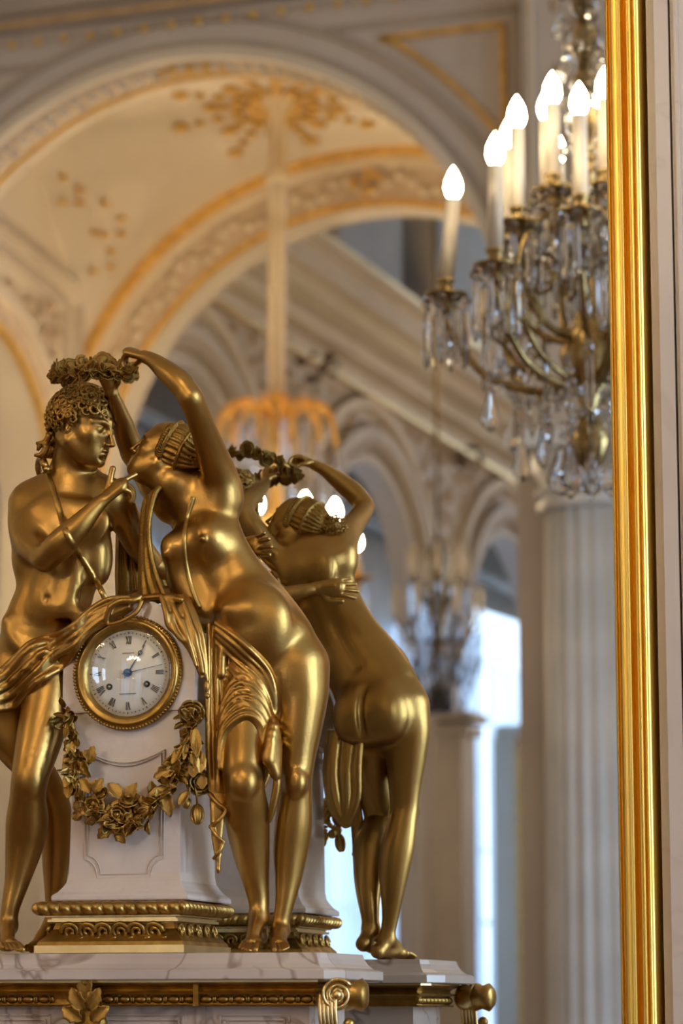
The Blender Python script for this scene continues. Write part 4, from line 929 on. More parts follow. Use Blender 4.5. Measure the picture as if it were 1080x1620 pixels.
lv = [((-0.0737,-0.3500,1.7233), (10,60), 30, 0), ((-0.0646,-0.3500,1.7106), (30,50), 38, 1), ((-0.0573,-0.3500,1.6980), (18,35), 34, 1), ((-0.0677,-0.3500,1.6858), (-10,40), 34, 0), ((-0.0483,-0.3500,1.6895), (12,-30), 30, 1), ((-0.0750,-0.3500,1.6984), (-4,50), 30, 0), ((-0.0586,-0.3500,1.6731), (22,30), 30, 1), ((-0.0727,-0.3500,1.6693), (5,40), 30, 0), ((-0.0389,-0.3500,1.6521), (15,-22), 26, 1), ((0.0008,-0.3500,1.6430), (-22,-26), 34, 1), ((0.0096,-0.3500,1.6387), (10,-24), 32, 1), ((-0.0119,-0.3500,1.6145), (-20,25), 34, 1), ((-0.0030,-0.3500,1.6062), (10,25), 26, 1), ((0.0248,-0.3500,1.6139), (-22,28), 32, 0), ((0.0445,-0.3500,1.6422), (-4,-30), 30, 0), ((0.0591,-0.3500,1.6541), (10,40), 42, 1), ((0.0660,-0.3500,1.6581), (-20,10), 34, 0), ((0.0703,-0.3500,1.6662), (16,-30), 36, 0), ((0.0787,-0.3500,1.6906), (-30,22), 42, 1), ((0.0829,-0.3500,1.7028), (-26,26), 42, 1), ((0.0762,-0.3500,1.6825), (-25,10), 38, 1), ((0.0871,-0.3500,1.7191), (-16,40), 44, 0), ((0.0914,-0.3500,1.7273), (-8,45), 44, 2), ((0.0956,-0.3500,1.7354), (10,50), 48, 2), ((0.1017,-0.3500,1.7352), (6,60), 50, 0), ((0.1045,-0.3500,1.7105), (0,40), 38, 1), ((0.1106,-0.3500,1.7021), (-4,50), 34, 0), ((0.0986,-0.3500,1.6901), (4,30), 28, 0), ((0.1109,-0.3500,1.6735), (4,30), 26, 0), ((0.0903,-0.3500,1.6535), (-10,30), 28, 0), ((-0.0519,-0.3500,1.6400), (-10,20), 24, 1), ((-0.0776,-0.3500,1.7442), (3,30), 26, 2), ((-0.0743,-0.3500,1.7608), (-8,20), 20, 2), ((-0.0707,-0.3500,1.7566), (4,26), 22, 2)]
for p, (dx, dy), L_, k in lv:
    put(LEAF[k], gr, Vector(p) + Vector((0, -0.003 - 0.004*gg.random(), 0)), (dx, -8 + 6*gg.random(), -dy), (L_/1150.0, 0.030 if k != 2 else 0.022, 0.03), gg.uniform(-0.5, 0.5))

gc = crom([tuple(p) for p in gpts], 7)
for i in range(len(gc)):
    for q in range(2):
        a = gg.uniform(0, 2*PI); p = Vector(gc[i]) + Vector((gg.uniform(-.007,.007), -0.003-0.004*gg.random(), gg.uniform(-.007,.007)))
        put(LEAF[gg.randrange(3)], gr, p, (math.cos(a), -0.5, math.sin(a)-0.3), (gg.uniform(0.014, 0.022), 0.022, 0.026), gg.uniform(-1, 1))
    if i % 3 == 0: put(BUD, gr, Vector(gc[i]) + Vector((gg.uniform(-.008,.008), -0.006, gg.uniform(-.008,.008))), (gg.uniform(-1,1), -1, gg.uniform(-1,1)), gg.uniform(0.005, 0.008), base_axis='Z')
for a, b_ in (((0.0937,-0.3400,1.6664), (0.0975,-0.3350,1.6315)), ((0.0885,-0.3400,1.6625), (0.0846,-0.3380,1.6430))):
    MB().tube([a, tuple((Vector(a)+Vector(b_))/2 + Vector((0.002,-0.001,0))), b_], 0.0016, 6).build('flower_stem', 'gilt', gr, True)
# ================================================================ FIGURES: distance fields meshed as one continuous surface
PX = 1/1205.0
class Sculpt:
    def __init__(s, lo, hi, h=0.0016):
        s.lo = np.array(lo, float); s.h = h; s.n = np.ceil((np.array(hi)-s.lo)/h).astype(int)+1
        s.g = np.full(tuple(s.n), 0.03, np.float32)
    def win(s, lo, hi):
        a = np.clip(np.floor((np.array(lo)-s.lo)/s.h).astype(int), 0, s.n-1); b = np.clip(np.ceil((np.array(hi)-s.lo)/s.h).astype(int)+1, 1, s.n)
        return a, b
    def coords(s, a, b): return [(s.lo[i] + s.h*np.arange(a[i], b[i])).astype(np.float32) for i in range(3)]
    def merge(s, a, b, f, k, mode):
        sl = tuple(slice(a[i], b[i]) for i in range(3)); G = s.g[sl]
        if mode == 'add':
            hh = np.maximum(k-np.abs(G-f), 0)/max(k, 1e-6); s.g[sl] = np.minimum(G, f) - hh*hh*k*0.25
        elif mode == 'cut':
            f = -f; hh = np.maximum(k-np.abs(G-f), 0)/max(k, 1e-6); s.g[sl] = np.maximum(G, f) + hh*hh*k*0.25
    def chain(s, pts, k=0.01, N=None, asp=1.0, mode='add', sub=6, rpx=True):
        """pts: rows (point, radius px). tapered rounded limb; N/asp flatten it along direction N"""
        P = np.array([list(p)+[r*(PX if rpx else 1)] for p, r in pts], float)
        if sub > 1 and len(P) > 1: P = crom(P, sub)
        pad = k + 3*s.h + (0.004); R = P[:, 3].max() + pad
        a, b = s.win(P[:, :3].min(0)-R, P[:, :3].max(0)+R)
        if np.any(b-a < 2): return
        f = np.full(tuple(b-a), 0.03, np.float32)
        if N is not None: N = np.array(N, float); N /= np.linalg.norm(N)
        for p, q in zip(P[:-1], P[1:]) if len(P) > 1 else [(P[0], P[0]+1e-6)]:
            r = max(p[3], q[3]) + pad; a2, b2 = s.win(np.minimum(p, q)[:3]-r, np.maximum(p, q)[:3]+r)
            X, Y, Z = s.coords(a2, b2); X = X[:, None, None]-np.float32(p[0]); Y = Y[None, :, None]-np.float32(p[1]); Z = Z[None, None, :]-np.float32(p[2])
            d = (q-p)[:3]; L2 = max(d@d, 1e-12); d = d.astype(np.float32)
            t = (X*d[0]+Y*d[1]+Z*d[2])/np.float32(L2); sl_ = float(np.clip((q[3]-p[3])/math.sqrt(L2), -0.9, 0.9))
            if len(P) > 1 and N is None:      # true round cone: slide along the axis by the taper
                pr = np.sqrt(np.maximum(X*X+Y*Y+Z*Z - t*t*np.float32(L2), 0)); t = t + pr*np.float32(sl_/math.sqrt(1-sl_*sl_)/math.sqrt(L2))
            t = np.clip(t, 0, 1)
            wx = X-t*d[0]; wy = Y-t*d[1]; wz = Z-t*d[2]; rr_ = (p[3] + t*(q[3]-p[3])).astype(np.float32)
            if N is None: v = np.sqrt(wx*wx+wy*wy+wz*wz) - rr_
            else:
                nn = wx*np.float32(N[0])+wy*np.float32(N[1])+wz*np.float32(N[2]); ww_ = wx*wx+wy*wy+wz*wz
                D = np.sqrt(np.maximum(ww_ - nn*nn, 0) + (nn/np.float32(asp))**2) ; v = (D-rr_)
                gsc = np.sqrt(np.maximum(ww_-nn*nn, 0) + nn*nn/np.float32(asp)**4)/np.maximum(D, 1e-6); v = v/np.maximum(gsc, 0.5)
            o = tuple(slice(a2[i]-a[i], b2[i]-a[i]) for i in range(3)); f[o] = np.minimum(f[o], v)
        s.merge(a, b, f, k, mode)
    def ell(s, c, rad, k=0.008, X=(1,0,0), Y=(0,1,0), mode='add'):
        """ellipsoid, rad in metres along X, Y, X x Y"""
        X = np.array(X, float); X /= np.linalg.norm(X); Y = np.array(Y, float); Y = Y - X*(X@Y); Y /= np.linalg.norm(Y); Zx = np.cross(X, Y)
        c = np.array(c, float); R = max(rad) + k + 3*s.h; a, b = s.win(c-R, c+R)
        if np.any(b-a < 1): return
        x, y, z = s.coords(a, b); x = x[:, None, None]-c[0]; y = y[None, :, None]-c[1]; z = z[None, None, :]-c[2]
        u = [(x*A[0]+y*A[1]+z*A[2]) for A in (X, Y, Zx)]
        k0 = np.sqrt(sum((q/r)**2 for q, r in zip(u, rad))); k1 = np.sqrt(sum((q/(r*r))**2 for q, r in zip(u, rad)))
        s.merge(a, b, (k0*(k0-1)/np.maximum(k1, 1e-6)).astype(np.float32), k, mode)
    def mesh(s, name, m, parent, it=0, keep=()):
        g = s.g; ins = g < 0; n = np.array(g.shape)
        corner = [(i, j, k) for i in (0, 1) for j in (0, 1) for k in (0, 1)]
        def sh(A, c): return A[c[0]:n[0]-1+c[0], c[1]:n[1]-1+c[1], c[2]:n[2]-1+c[2]]
        cnt = np.zeros(tuple(n-1), np.int8)
        for c in corner: cnt += sh(ins, c)
        act = (cnt > 0) & (cnt < 8); idx = np.argwhere(act); K = len(idx)
        vid = np.full(act.shape, -1, np.int32); vid[act] = np.arange(K)
        acc = np.zeros((K, 3)); w = np.zeros(K)
        for c0 in corner:
            for ax in range(3):
                if c0[ax]: continue
                c1 = list(c0); c1[ax] = 1
                a = g[idx[:,0]+c0[0], idx[:,1]+c0[1], idx[:,2]+c0[2]]; b = g[idx[:,0]+c1[0], idx[:,1]+c1[1], idx[:,2]+c1[2]]
                q = (a < 0) != (b < 0); t = a/(a-b+1e-12)*q
                p = np.tile(np.array(c0, float), (K, 1)); p[:, ax] = t
                acc[q] += p[q]; w += q
        V = s.lo + (idx + acc/w[:, None])*s.h; Fc = []
        for ax in range(3):
            o1, o2 = [(1,2),(2,0),(0,1)][ax]
            sl0 = [slice(1, n[i]-1) for i in range(3)]; sl0[ax] = slice(0, n[ax]-1); sl1 = list(sl0); sl1[ax] = slice(1, n[ax])
            A = ins[tuple(sl0)]; B = ins[tuple(sl1)]; e = np.argwhere(A != B); off = np.array([1,1,1]); off[ax] = 0; e2 = e + off
            fl = A[e[:,0], e[:,1], e[:,2]]
            def cell(d1, d2):
                q = e2.copy(); q[:, o1] -= d1; q[:, o2] -= d2; return vid[q[:,0], q[:,1], q[:,2]]
            Q = np.stack([cell(0,0), cell(1,0), cell(1,1), cell(0,1)], 1); Q[~fl] = Q[~fl][:, ::-1]; Fc.append(Q)
        Fc = np.concatenate(Fc); Fc = Fc[(Fc >= 0).all(1)]
        me = bpy.data.meshes.new(name); me.vertices.add(K); me.vertices.foreach_set('co', V.astype(np.float32).ravel())
        me.loops.add(len(Fc)*4); me.loops.foreach_set('vertex_index', Fc.ravel().astype(np.int32)); me.polygons.add(len(Fc))
        me.polygons.foreach_set('loop_start', np.arange(len(Fc), dtype=np.int32)*4); me.polygons.foreach_set('loop_total', np.full(len(Fc), 4, np.int32))
        me.update(calc_edges=True); me.validate()
        # drop the small loose crumbs, ease the surface a little
        E = np.zeros(len(me.edges)*2, np.int32); me.edges.foreach_get('vertices', E); E = E.reshape(-1, 2)
        for lam in (0.5, -0.35, 0.5):
            S_ = np.zeros_like(V); c_ = np.bincount(E.ravel(), minlength=K)
            for d in range(3): S_[:, d] = np.bincount(E[:,0], V[E[:,1], d], K) + np.bincount(E[:,1], V[E[:,0], d], K)
            V = V + lam*(S_/np.maximum(c_, 1)[:, None] - V)
        if it:
            wgt = np.ones(K)
            for c, r in keep: wgt = np.minimum(wgt, np.clip((np.linalg.norm(V-np.array(c), axis=1)-r)/0.012, 0, 1))
            c_ = np.maximum(np.bincount(E.ravel(), minlength=K), 1)[:, None]
            for i in range(it):
                S_ = np.zeros_like(V)
                for d in range(3): S_[:, d] = np.bincount(E[:,0], V[E[:,1], d], K) + np.bincount(E[:,1], V[E[:,0], d], K)
                V = V + (0.6 if i % 2 == 0 else -0.45)*wgt[:, None]*(S_/c_ - V)
        me.vertices.foreach_set('co', V.astype(np.float32).ravel()); me.update()
        print(name, 'faces', len(Fc))
        return link(name, me, m, parent, True)
from mathutils.bvhtree import BVHTree
def bvh_of(*obs):
    V = []; Fc = []
    for o in obs:
        k = len(V); V += [v.co.copy() for v in o.data.vertices]; Fc += [tuple(i+k for i in p.vertices) for p in o.data.polygons]
    return BVHTree.FromPolygons(V, Fc)
CV = Vector(CAM)
def on(bv, p, lift=0.0):
    """the point of the body surface met on the way from the front towards p, raised by lift"""
    d = (Vector(p)-CV).normalized(); h = bv.ray_cast(CV, d)
    return h[0] + h[1]*lift if h[0] is not None and abs((h[0]-Vector(p)).length) < 0.14 else Vector(p)
def V3(p): return Vector(p)
def av(p): return np.array(p, float)
def finger(S, base, dirs, lens, r0, k=0.0012, r1=None):
    p = av(base); pts = [(tuple(p), r0)]; n = len(lens)
    for i, (d, L) in enumerate(zip(dirs, lens)):
        d = av(d); d /= np.linalg.norm(d); p = p + d*L; pts.append((tuple(p), r0*(1-0.13*(i+1)) if i < n-1 else r0*0.78))
    S.chain(pts, k, sub=2, rpx=False); return p
def hand(S, wrist, fwd, nrm, side, size=0.052, bend=(0.3,0.35,0.4,0.45), spread=0.10, curl=0.55, thumb=(0.6,0.3), rw=0.0085, point=None, touch=None):
    """palm and five separate fingers. fwd: wrist to knuckles, nrm: out of the palm, side: towards the thumb"""
    f = av(fwd); f /= np.linalg.norm(f); n = av(nrm); n -= f*(f@n); n /= np.linalg.norm(n); l = np.cross(n, f); l = l*(1 if side > 0 else -1); w = av(wrist)
    P = size*0.50; 
    S.chain([(tuple(w), rw*0.95), (tuple(w + f*P*0.35), rw*1.08), (tuple(w + f*P*0.9), rw*1.25)], 0.003, N=n, asp=0.62, sub=2, rpx=False)
    for i, (o_, L) in enumerate(zip((0.95, 0.32, -0.32, -0.92), (0.46, 0.52, 0.48, 0.38))):
        b = w + f*P*0.85 + l*o_*rw*0.95; L = L*size; ang = bend[i]; d = f + l*spread*o_; D = []
        if point is not None and i == 0: D = [av(point)]*3
        else:
            for j in range(3):
                D.append(f*math.cos(ang) + n*math.sin(ang) + l*spread*o_); ang += curl
        r = size*0.068*(1.0, 1.02, 0.98, 0.86)[i]
        S.chain([(tuple(w + f*P*0.3 + l*o_*rw*0.5), r), (tuple(b), r*1.05)], 0.003, sub=1, rpx=False)
        finger(S, b, D, (L*0.45, L*0.32, L*0.26), r)
    tb = w + f*P*0.28 + l*rw*0.7; td = [l*thumb[0] + f*0.7 + n*thumb[1], f + l*0.2*thumb[0] + n*thumb[1], f + n*thumb[1]*1.2]
    if touch is not None: td = [av(t) for t in touch]
    S.chain([(tuple(w + f*P*0.1), rw*0.6), (tuple(tb + n*0.001), size*0.085)], 0.003, sub=1, rpx=False)
    finger(S, tb, td, (size*0.21, size*0.19, size*0.13), size*0.082)
def head(S, c, fwd, up, hh, female=False):
    """a head with brow, sockets, lids, nose, lips, chin, ears. c: centre, hh: chin to crown"""
    f = av(fwd); f /= np.linalg.norm(f); u = av(up); u -= f*(f@u); u /= np.linalg.norm(u); l = np.cross(u, f); c = av(c)
    def q(a, b, d): return c + f*a*hh + u*b*hh + l*d*hh
    E_ = lambda p, r, k, mode='add', X=f, Y=l: S.ell(p, tuple(x*hh for x in r), k*hh, X, Y, mode)
    E_(q(-0.06, 0.12, 0), (0.42, 0.335, 0.37), 0.02)            # cranium
    E_(q(0.12, -0.10, 0), (0.27, 0.275, 0.36), 0.10)            # face mass
    E_(q(0.20, -0.32, 0), (0.17, 0.17, 0.15), 0.10)             # jaw front
    for s_ in (1, -1):
        S.chain([(tuple(q(-0.02, -0.20, 0.235*s_)), 0.075*hh), (tuple(q(0.17, -0.37, 0.12*s_)), 0.07*hh)], 0.10*hh, sub=1, rpx=False)
        E_(q(0.20, -0.08, 0.17*s_), (0.11, 0.09, 0.09), 0.08)   # cheekbone
    E_(q(0.325, -0.405, 0), (0.065, 0.08, 0.06), 0.06)          # chin
    for s_ in (1, -1): E_(q(0.395, 0.015, 0.135*s_), (0.075, 0.10, 0.055), 0.045, 'cut')   # sockets
    for s_ in (1, -1):
        E_(q(0.285, 0.005, 0.135*s_), (0.075, 0.075, 0.062), 0.012)      # eyeball
        S.chain([(tuple(q(0.330, 0.005, 0.065*s_)), 0.010*hh), (tuple(q(0.352, 0.042, 0.125*s_)), 0.012*hh), (tuple(q(0.295, 0.012, 0.195*s_)), 0.010*hh)], 0.008*hh, sub=3, rpx=False)
        S.chain([(tuple(q(0.335, -0.005, 0.07*s_)), 0.008*hh), (tuple(q(0.340, -0.035, 0.13*s_)), 0.009*hh), (tuple(q(0.295, -0.005, 0.19*s_)), 0.008*hh)], 0.008*hh, sub=3, rpx=False)
        S.chain([(tuple(q(0.370, 0.085, 0.04*s_)), 0.020*hh), (tuple(q(0.345, 0.112, 0.13*s_)), 0.022*hh), (tuple(q(0.25, 0.085, 0.22*s_)), 0.020*hh)], 0.04*hh, sub=3, rpx=False)  # brow
    S.chain([(tuple(q(0.36, 0.13, 0)), 0.040*hh), (tuple(q(0.395, 0.02, 0)), 0.026*hh), (tuple(q(0.455, -0.10, 0)), 0.028*hh), (tuple(q(0.485, -0.155, 0)), 0.032*hh)], 0.025*hh, sub=3, rpx=False)
    for s_ in (1, -1): E_(q(0.425, -0.165, 0.042*s_), (0.040, 0.028, 0.026), 0.012)
    E_(q(0.375, -0.245, 0), (0.045, 0.075, 0.026), 0.015); E_(q(0.365, -0.295, 0), (0.045, 0.062, 0.026), 0.012)
    for s_ in (1, -1): E_(q(0.385, -0.240, 0.022*s_), (0.036, 0.035, 0.020), 0.01)
    S.chain([(tuple(q(0.40, -0.270, -0.085)), 0.006*hh), (tuple(q(0.435, -0.268, 0)), 0.006*hh), (tuple(q(0.40, -0.270, 0.085)), 0.006*hh)], 0.006*hh, mode='cut', sub=3, rpx=False)
    E_(q(0.36, -0.345, 0), (0.03, 0.07, 0.014), 0.02, 'cut')
    for s_ in (1, -1):
        E_(q(-0.04, -0.02, 0.30*s_), (0.055, 0.03, 0.10), 0.01); E_(q(-0.03, -0.02, 0.33*s_), (0.025, 0.016, 0.055), 0.008, 'cut')
    return q
def foot(S, ankle, heel, ball_, toe, side, r=13):
    """heel, arch, ball and five toes; side: unit vector towards the big toe"""
    A, Hh, B, T = map(av, (ankle, heel, ball_, toe)); s_ = av(side)/np.linalg.norm(av(side)); q = PX
    S.chain([(tuple(A), r), (tuple((A+Hh)/2), r*0.95), (tuple(Hh), r*0.88)], 0.006, sub=1)
    S.chain([(tuple(A), r*1.0), (tuple(A*0.45+B*0.55+np.array([0,0,0.004])), r*0.90), (tuple(B), r*0.72)], 0.008, sub=3)
    S.chain([(tuple(Hh), r*0.80), (tuple(B + s_*3*q), r*0.60)], 0.008, sub=1)
    S.chain([(tuple(B + s_*10*q), r*0.60), (tuple(B - s_*11*q), r*0.50)], 0.006, sub=1)
    f = (T-B)
    for i, (o_, L, rr_) in enumerate(((13.0, 1.0, 6.0), (4.6, 1.02, 3.9), (-1.8, 0.92, 3.7), (-7.8, 0.76, 3.5), (-13.4, 0.58, 3.4))):
        b0 = B + s_*o_*0.85*q; e = b0 + f*L + s_*o_*0.18*q; mid = (b0+e)/2 + np.array([0,0,0.0022])
        S.chain([(tuple(b0), rr_*1.05), (tuple(mid), rr_), (tuple(e), rr_*0.95)], 0.0010, sub=2)
    for o_, L in ((8.2, 1.1), (1.4, 1.05), (-4.8, 0.95), (-10.6, 0.78)):      # clefts between the toes
        b0 = B + s_*o_*0.92*q + f*0.28; e = B + s_*o_*1.08*q + f*(L+0.25); S.chain([(tuple(b0 + np.array([0,0,0.0045])), 1.0), (tuple(e + np.array([0,0,0.002])), 1.8)], 0.002, mode='cut', sub=1)
def curls(name, bv_center, f, u, l, hh, fn, n, parent, m='hair', seed=1, r=(0.006, 0.010)):
    """locks of hair: little spirals laid over the skull. fn(a,b,d) -> point; keeps those where the mask holds"""
    g = random.Random(seed); mb = MB()
    for i in range(n):
        z = 1 - 2*(i+0.5)/n; ph = i*2.39996; st_ = math.sqrt(1-z*z); a, d, b_ = st_*math.cos(ph), st_*math.sin(ph), z
        if not fn(a, b_, d): continue
        nrm = Vector(f)*a + Vector(l)*d + Vector(u)*b_; c = Vector(bv_center) + Vector(f)*a*0.44*hh + Vector(l)*d*0.37*hh + Vector(u)*b_*0.40*hh
        R_ = g.uniform(*r); t1 = nrm.orthogonal().normalized(); t1 = Matrix.Rotation(g.uniform(0, 6.28), 3, nrm) @ t1; t2 = nrm.cross(t1).normalized(); sg = g.choice((1, -1)); pts = []; rad = []
        for j in range(15):
            t = j/14; an = t*2*PI*1.35*sg; q = R_*(1-0.72*t); pts.append(c + (t1*math.cos(an) + t2*math.sin(an))*q + nrm*(0.001+0.005*t)); rad.append(R_*0.30*(1-0.35*t))
        mb.tube(pts, rad, 6)
    return mb.build(name, m, parent, True)

# ---------------------------------------------------------------- the youth
youth = empty('youth_figure', (-0.1258,-0.3000,1.4468)); youth.parent = ck; youth.matrix_parent_inverse = PINV(ck)
S = Sculpt(((-0.2493,-0.3000,2.2656)[0], -0.47, 1.44), ((0.0351,-0.3000,2.2123)[0]+0.005, -0.14, 2.20), 0.0013)
Ft = (0.25, -1, 0)
S.chain([((-0.1464,-0.2950,1.8410), 66), ((-0.1333,-0.2980,1.8874), 66), ((-0.1152,-0.3000,1.9380), 61), ((-0.1043,-0.3000,1.9893), 67), ((-0.0987,-0.3000,2.0367), 68)], 0.012, N=Ft, asp=0.62)
S.chain([((-0.1599,-0.2950,2.0536), 30), ((-0.1029,-0.2950,2.0595), 40), ((-0.0500,-0.2850,2.0586), 28)], 0.02, N=Ft, asp=0.8)      # shoulder girdle
for c, s_ in (((-0.1190,-0.3330,2.0149), 1), ((-0.0631,-0.3300,2.0145), -1)): S.ell(c, (0.032, 0.010, 0.028), 0.026, (1, 0.0, 0.1), (0.2,-1,0))   # chest
for x, y in ((84,890),(118,890),(80,925),(112,925),(74,958),(104,960)): S.ell(at(x,y,0.329), (0.014, 0.006, 0.014), 0.020)
S.ell((-0.1595,-0.3100,1.9773), (0.018, 0.02, 0.035), 0.02); S.ell((-0.0538,-0.3050,1.9691), (0.016, 0.02, 0.035), 0.02)
S.chain([((-0.0848,-0.3520,1.9931), 2), ((-0.0903,-0.3500,1.9511), 2), ((-0.0986,-0.3500,1.9174), 2)], 0.018, mode='cut')
S.ell((-0.1150,-0.3450,1.9137), (0.0035, 0.006, 0.004), 0.006, mode='cut')                       # navel
S.chain([((-0.1743,-0.3250,1.8854), 8), ((-0.1662,-0.3280,1.8633), 6), ((-0.1282,-0.3350,1.8314), 4)], 0.02)    # iliac line
S.chain([((-0.0720,-0.3250,1.8901), 8), ((-0.0794,-0.3280,1.8645), 6), ((-0.1012,-0.3350,1.8305), 4)], 0.02)
# glutes and back
S.ell((-0.1791,-0.2660,1.8282), (0.038, 0.030, 0.042), 0.030); S.ell((-0.1282,-0.2620,1.8270), (0.036, 0.030, 0.042), 0.030)
# forward leg
S.chain([((-0.1258,-0.3000,1.8209), 46), ((-0.1220,-0.3120,1.7787), 42), ((-0.1264,-0.3300,1.7265), 37), ((-0.1319,-0.3450,1.6768), 30), ((-0.1390,-0.3350,1.6494), 29), ((-0.1474,-0.3150,1.6191), 34), ((-0.1554,-0.3050,1.5864), 30), ((-0.1635,-0.3050,1.5448), 21), ((-0.1706,-0.3100,1.5073), 15), ((-0.1737,-0.3100,1.4849), 14.5)], 0.012, N=(1,0,0), asp=1.0)
S.ell((-0.1283,-0.3580,1.6724), (0.017, 0.012, 0.022), 0.010)      # kneecap
foot(S, (-0.1736,-0.3100,1.4824), (-0.1860,-0.2900,1.4606), (-0.1594,-0.3450,1.4576), (-0.1380,-0.3750,1.4503), (1, 0.2, 0), 13)
# back leg
S.chain([((-0.1754,-0.2900,1.8168), 48), ((-0.1913,-0.2850,1.7750), 40), ((-0.1832,-0.2800,1.7282), 34), ((-0.1568,-0.2620,1.6906), 29), ((-0.1410,-0.2400,1.6493), 27), ((-0.1407,-0.2250,1.6076), 27), ((-0.1436,-0.2200,1.5610), 21), ((-0.1455,-0.2200,1.5143), 14), ((-0.1457,-0.2250,1.4846), 13)], 0.012)
foot(S, (-0.1475,-0.2250,1.4820), (-0.1514,-0.2050,1.4606), (-0.1550,-0.2550,1.4578), (-0.1631,-0.2750,1.4525), (0.4, 0.9, 0), 12)
# right arm, pointing finger under her chin
S.chain([((-0.1596,-0.3000,2.0501), 32), ((-0.1584,-0.3150,2.0197), 28), ((-0.1363,-0.3450,1.9863), 25), ((-0.1067,-0.3680,1.9627), 21)], 0.014)
S.chain([((-0.1067,-0.3680,1.9635), 21), ((-0.0816,-0.3800,1.9784), 24), ((-0.0559,-0.3850,1.9992), 20), ((-0.0351,-0.3800,2.0236), 13.5), ((-0.0247,-0.3750,2.0358), 11)], 0.005)
wr = av((-0.0247,-0.3750,2.0350)); kn = av((-0.0028,-0.3680,2.0563)); tip = av((0.0232,-0.3450,2.0762))
hand(S, tuple(wr), kn-wr, (-0.1, 0.6, -1), -1, 0.068, bend=(0.1,0.8,0.95,1.05), curl=0.75, point=tuple(tip-kn), thumb=(0.2,0.0), rw=0.0105, touch=[tuple(av((-0.0057,-0.3750,2.0688))-av((-0.0142,-0.3750,2.0455))), (0.18,0,1), (0.25,0,1)])
# left arm, reaching behind her waist
S.chain([((-0.0427,-0.2850,2.0539), 29), ((-0.0307,-0.2620,2.0242), 26), ((-0.0219,-0.2350,1.9932), 22), ((-0.0114,-0.2050,1.9736), 19)], 0.012)
# neck and head
S.chain([((-0.1066,-0.2900,2.0562), 36), ((-0.1015,-0.2950,2.0839), 29), ((-0.0945,-0.3000,2.1106), 27), ((-0.0874,-0.3050,2.1311), 27)], 0.016)
S.chain([((-0.1511,-0.2900,2.0672), 20), ((-0.1166,-0.2850,2.0909), 18)], 0.02); S.chain([((-0.0630,-0.2800,2.0689), 18), ((-0.0963,-0.2850,2.0916), 18)], 0.02)
HF = (0.97, -0.20, -0.22); HU = (0.20, -0.06, 1.0); HC = (-0.0744,-0.3180,2.1470); HH = 0.106
qy = head(S, HC, HF, HU, HH)
S.chain([(tuple(qy(-0.12, -0.2, 0)), 0.022), ((-0.1015,-0.2950,2.0839), 0.023)], 0.02, sub=1, rpx=False)
# pubis
yb = S.mesh('body', 'bronze', youth, 36, ((HC, 0.050), ((-0.0127,-0.3700,2.0548), 0.030), ((0.0037,-0.3500,2.0703), 0.03), ((-0.1546,-0.3500,1.4526), 0.022), ((-0.1597,-0.2500,1.4546), 0.022)))
# the forearm round her back (its own continuous reach of the same arm)
f_ = av(HF)/np.linalg.norm(HF); u_ = av(HU); u_ -= f_*(f_@u_); u_ /= np.linalg.norm(u_); l_ = np.cross(u_, f_)
def mask_y(a, b, d): return (b > 0.18 - 0.0*a and a < 0.93-0.25*b) if a > 0.30 else (b > -0.45 + (0.30 if abs(d) > 0.75 and a > -0.1 else 0))
Sh = Sculpt(av(HC)-0.075, av(HC)+0.075, 0.002)
Sh.ell(av(HC)-f_*0.006+u_*0.019, (0.044, 0.037, 0.036), 0.004, f_, l_)
hy = Sh.mesh('hair', 'hair', youth)
curls('curl', av(HC)-f_*0.004+u_*0.012, f_, u_, l_, HH*1.03, mask_y, 300, youth, seed=3, r=(0.0065, 0.011))['kind'] = 'stuff'
mb = MB()
for i in range(9):
    g = random.Random(i); p = Vector(qy(-0.40-0.03*(i%3), -0.16-0.075*(i//3), 0.16*((i%3)-1))); mb.tube([p + Vector((-0.004*k + 0.003*math.sin(k+i), 0.002*math.sin(k), -0.003*k+0.003*math.cos(k*1.3+i))) for k in range(5)], [0.005,0.0052,0.005,0.004,0.002], 8)
mb.build('neck_lock', 'hair', youth, True)
ybv = bvh_of(yb)
def ribbon(bv, pts, name, parent, w=0.0035, th=0.0016, m='gilt', lift=0.0012, sub=6):
    P = crom([tuple(p) for p in pts], sub); Q = [on(bv, p, lift) for p in P]; Q = [Q[0]] + [(Q[i-1]+Q[i]*2+Q[i+1])/4 for i in range(1, len(Q)-1)] + [Q[-1]]
    fr = []
    for i, p in enumerate(Q):
        T = (Q[min(i+1, len(Q)-1)]-Q[max(i-1, 0)]).normalized(); n_ = (CV-p).normalized(); A = T.cross(n_).normalized(); fr.append((A, A.cross(T).normalized()*-1))
    mb = MB(); mb.sweep(Q, [(-w, -th), (-w, th*0.6), (-w*0.6, th), (0, th*0.4), (w*0.6, th), (w, th*0.6), (w, -th)], fr); return mb.build(name, m, parent, True)
sb = ribbon(ybv, [(-0.1301,-0.3300,2.1043), (-0.1166,-0.3400,2.0826), (-0.0972,-0.3500,2.0368), (-0.0839,-0.3500,1.9977), (-0.0636,-0.3500,1.9669), (-0.0453,-0.3450,1.9372), (-0.0307,-0.3400,1.9076)], 'quiver_strap', youth, 0.0042)
MB().tube(crom([(-0.1540,-0.2700,2.0885), (-0.1538,-0.2850,2.1051), (-0.1363,-0.3150,2.1109), (-0.1196,-0.3350,2.0880)], 5), 0.0045, 8).build('strap_loop', 'gilt', youth, True)
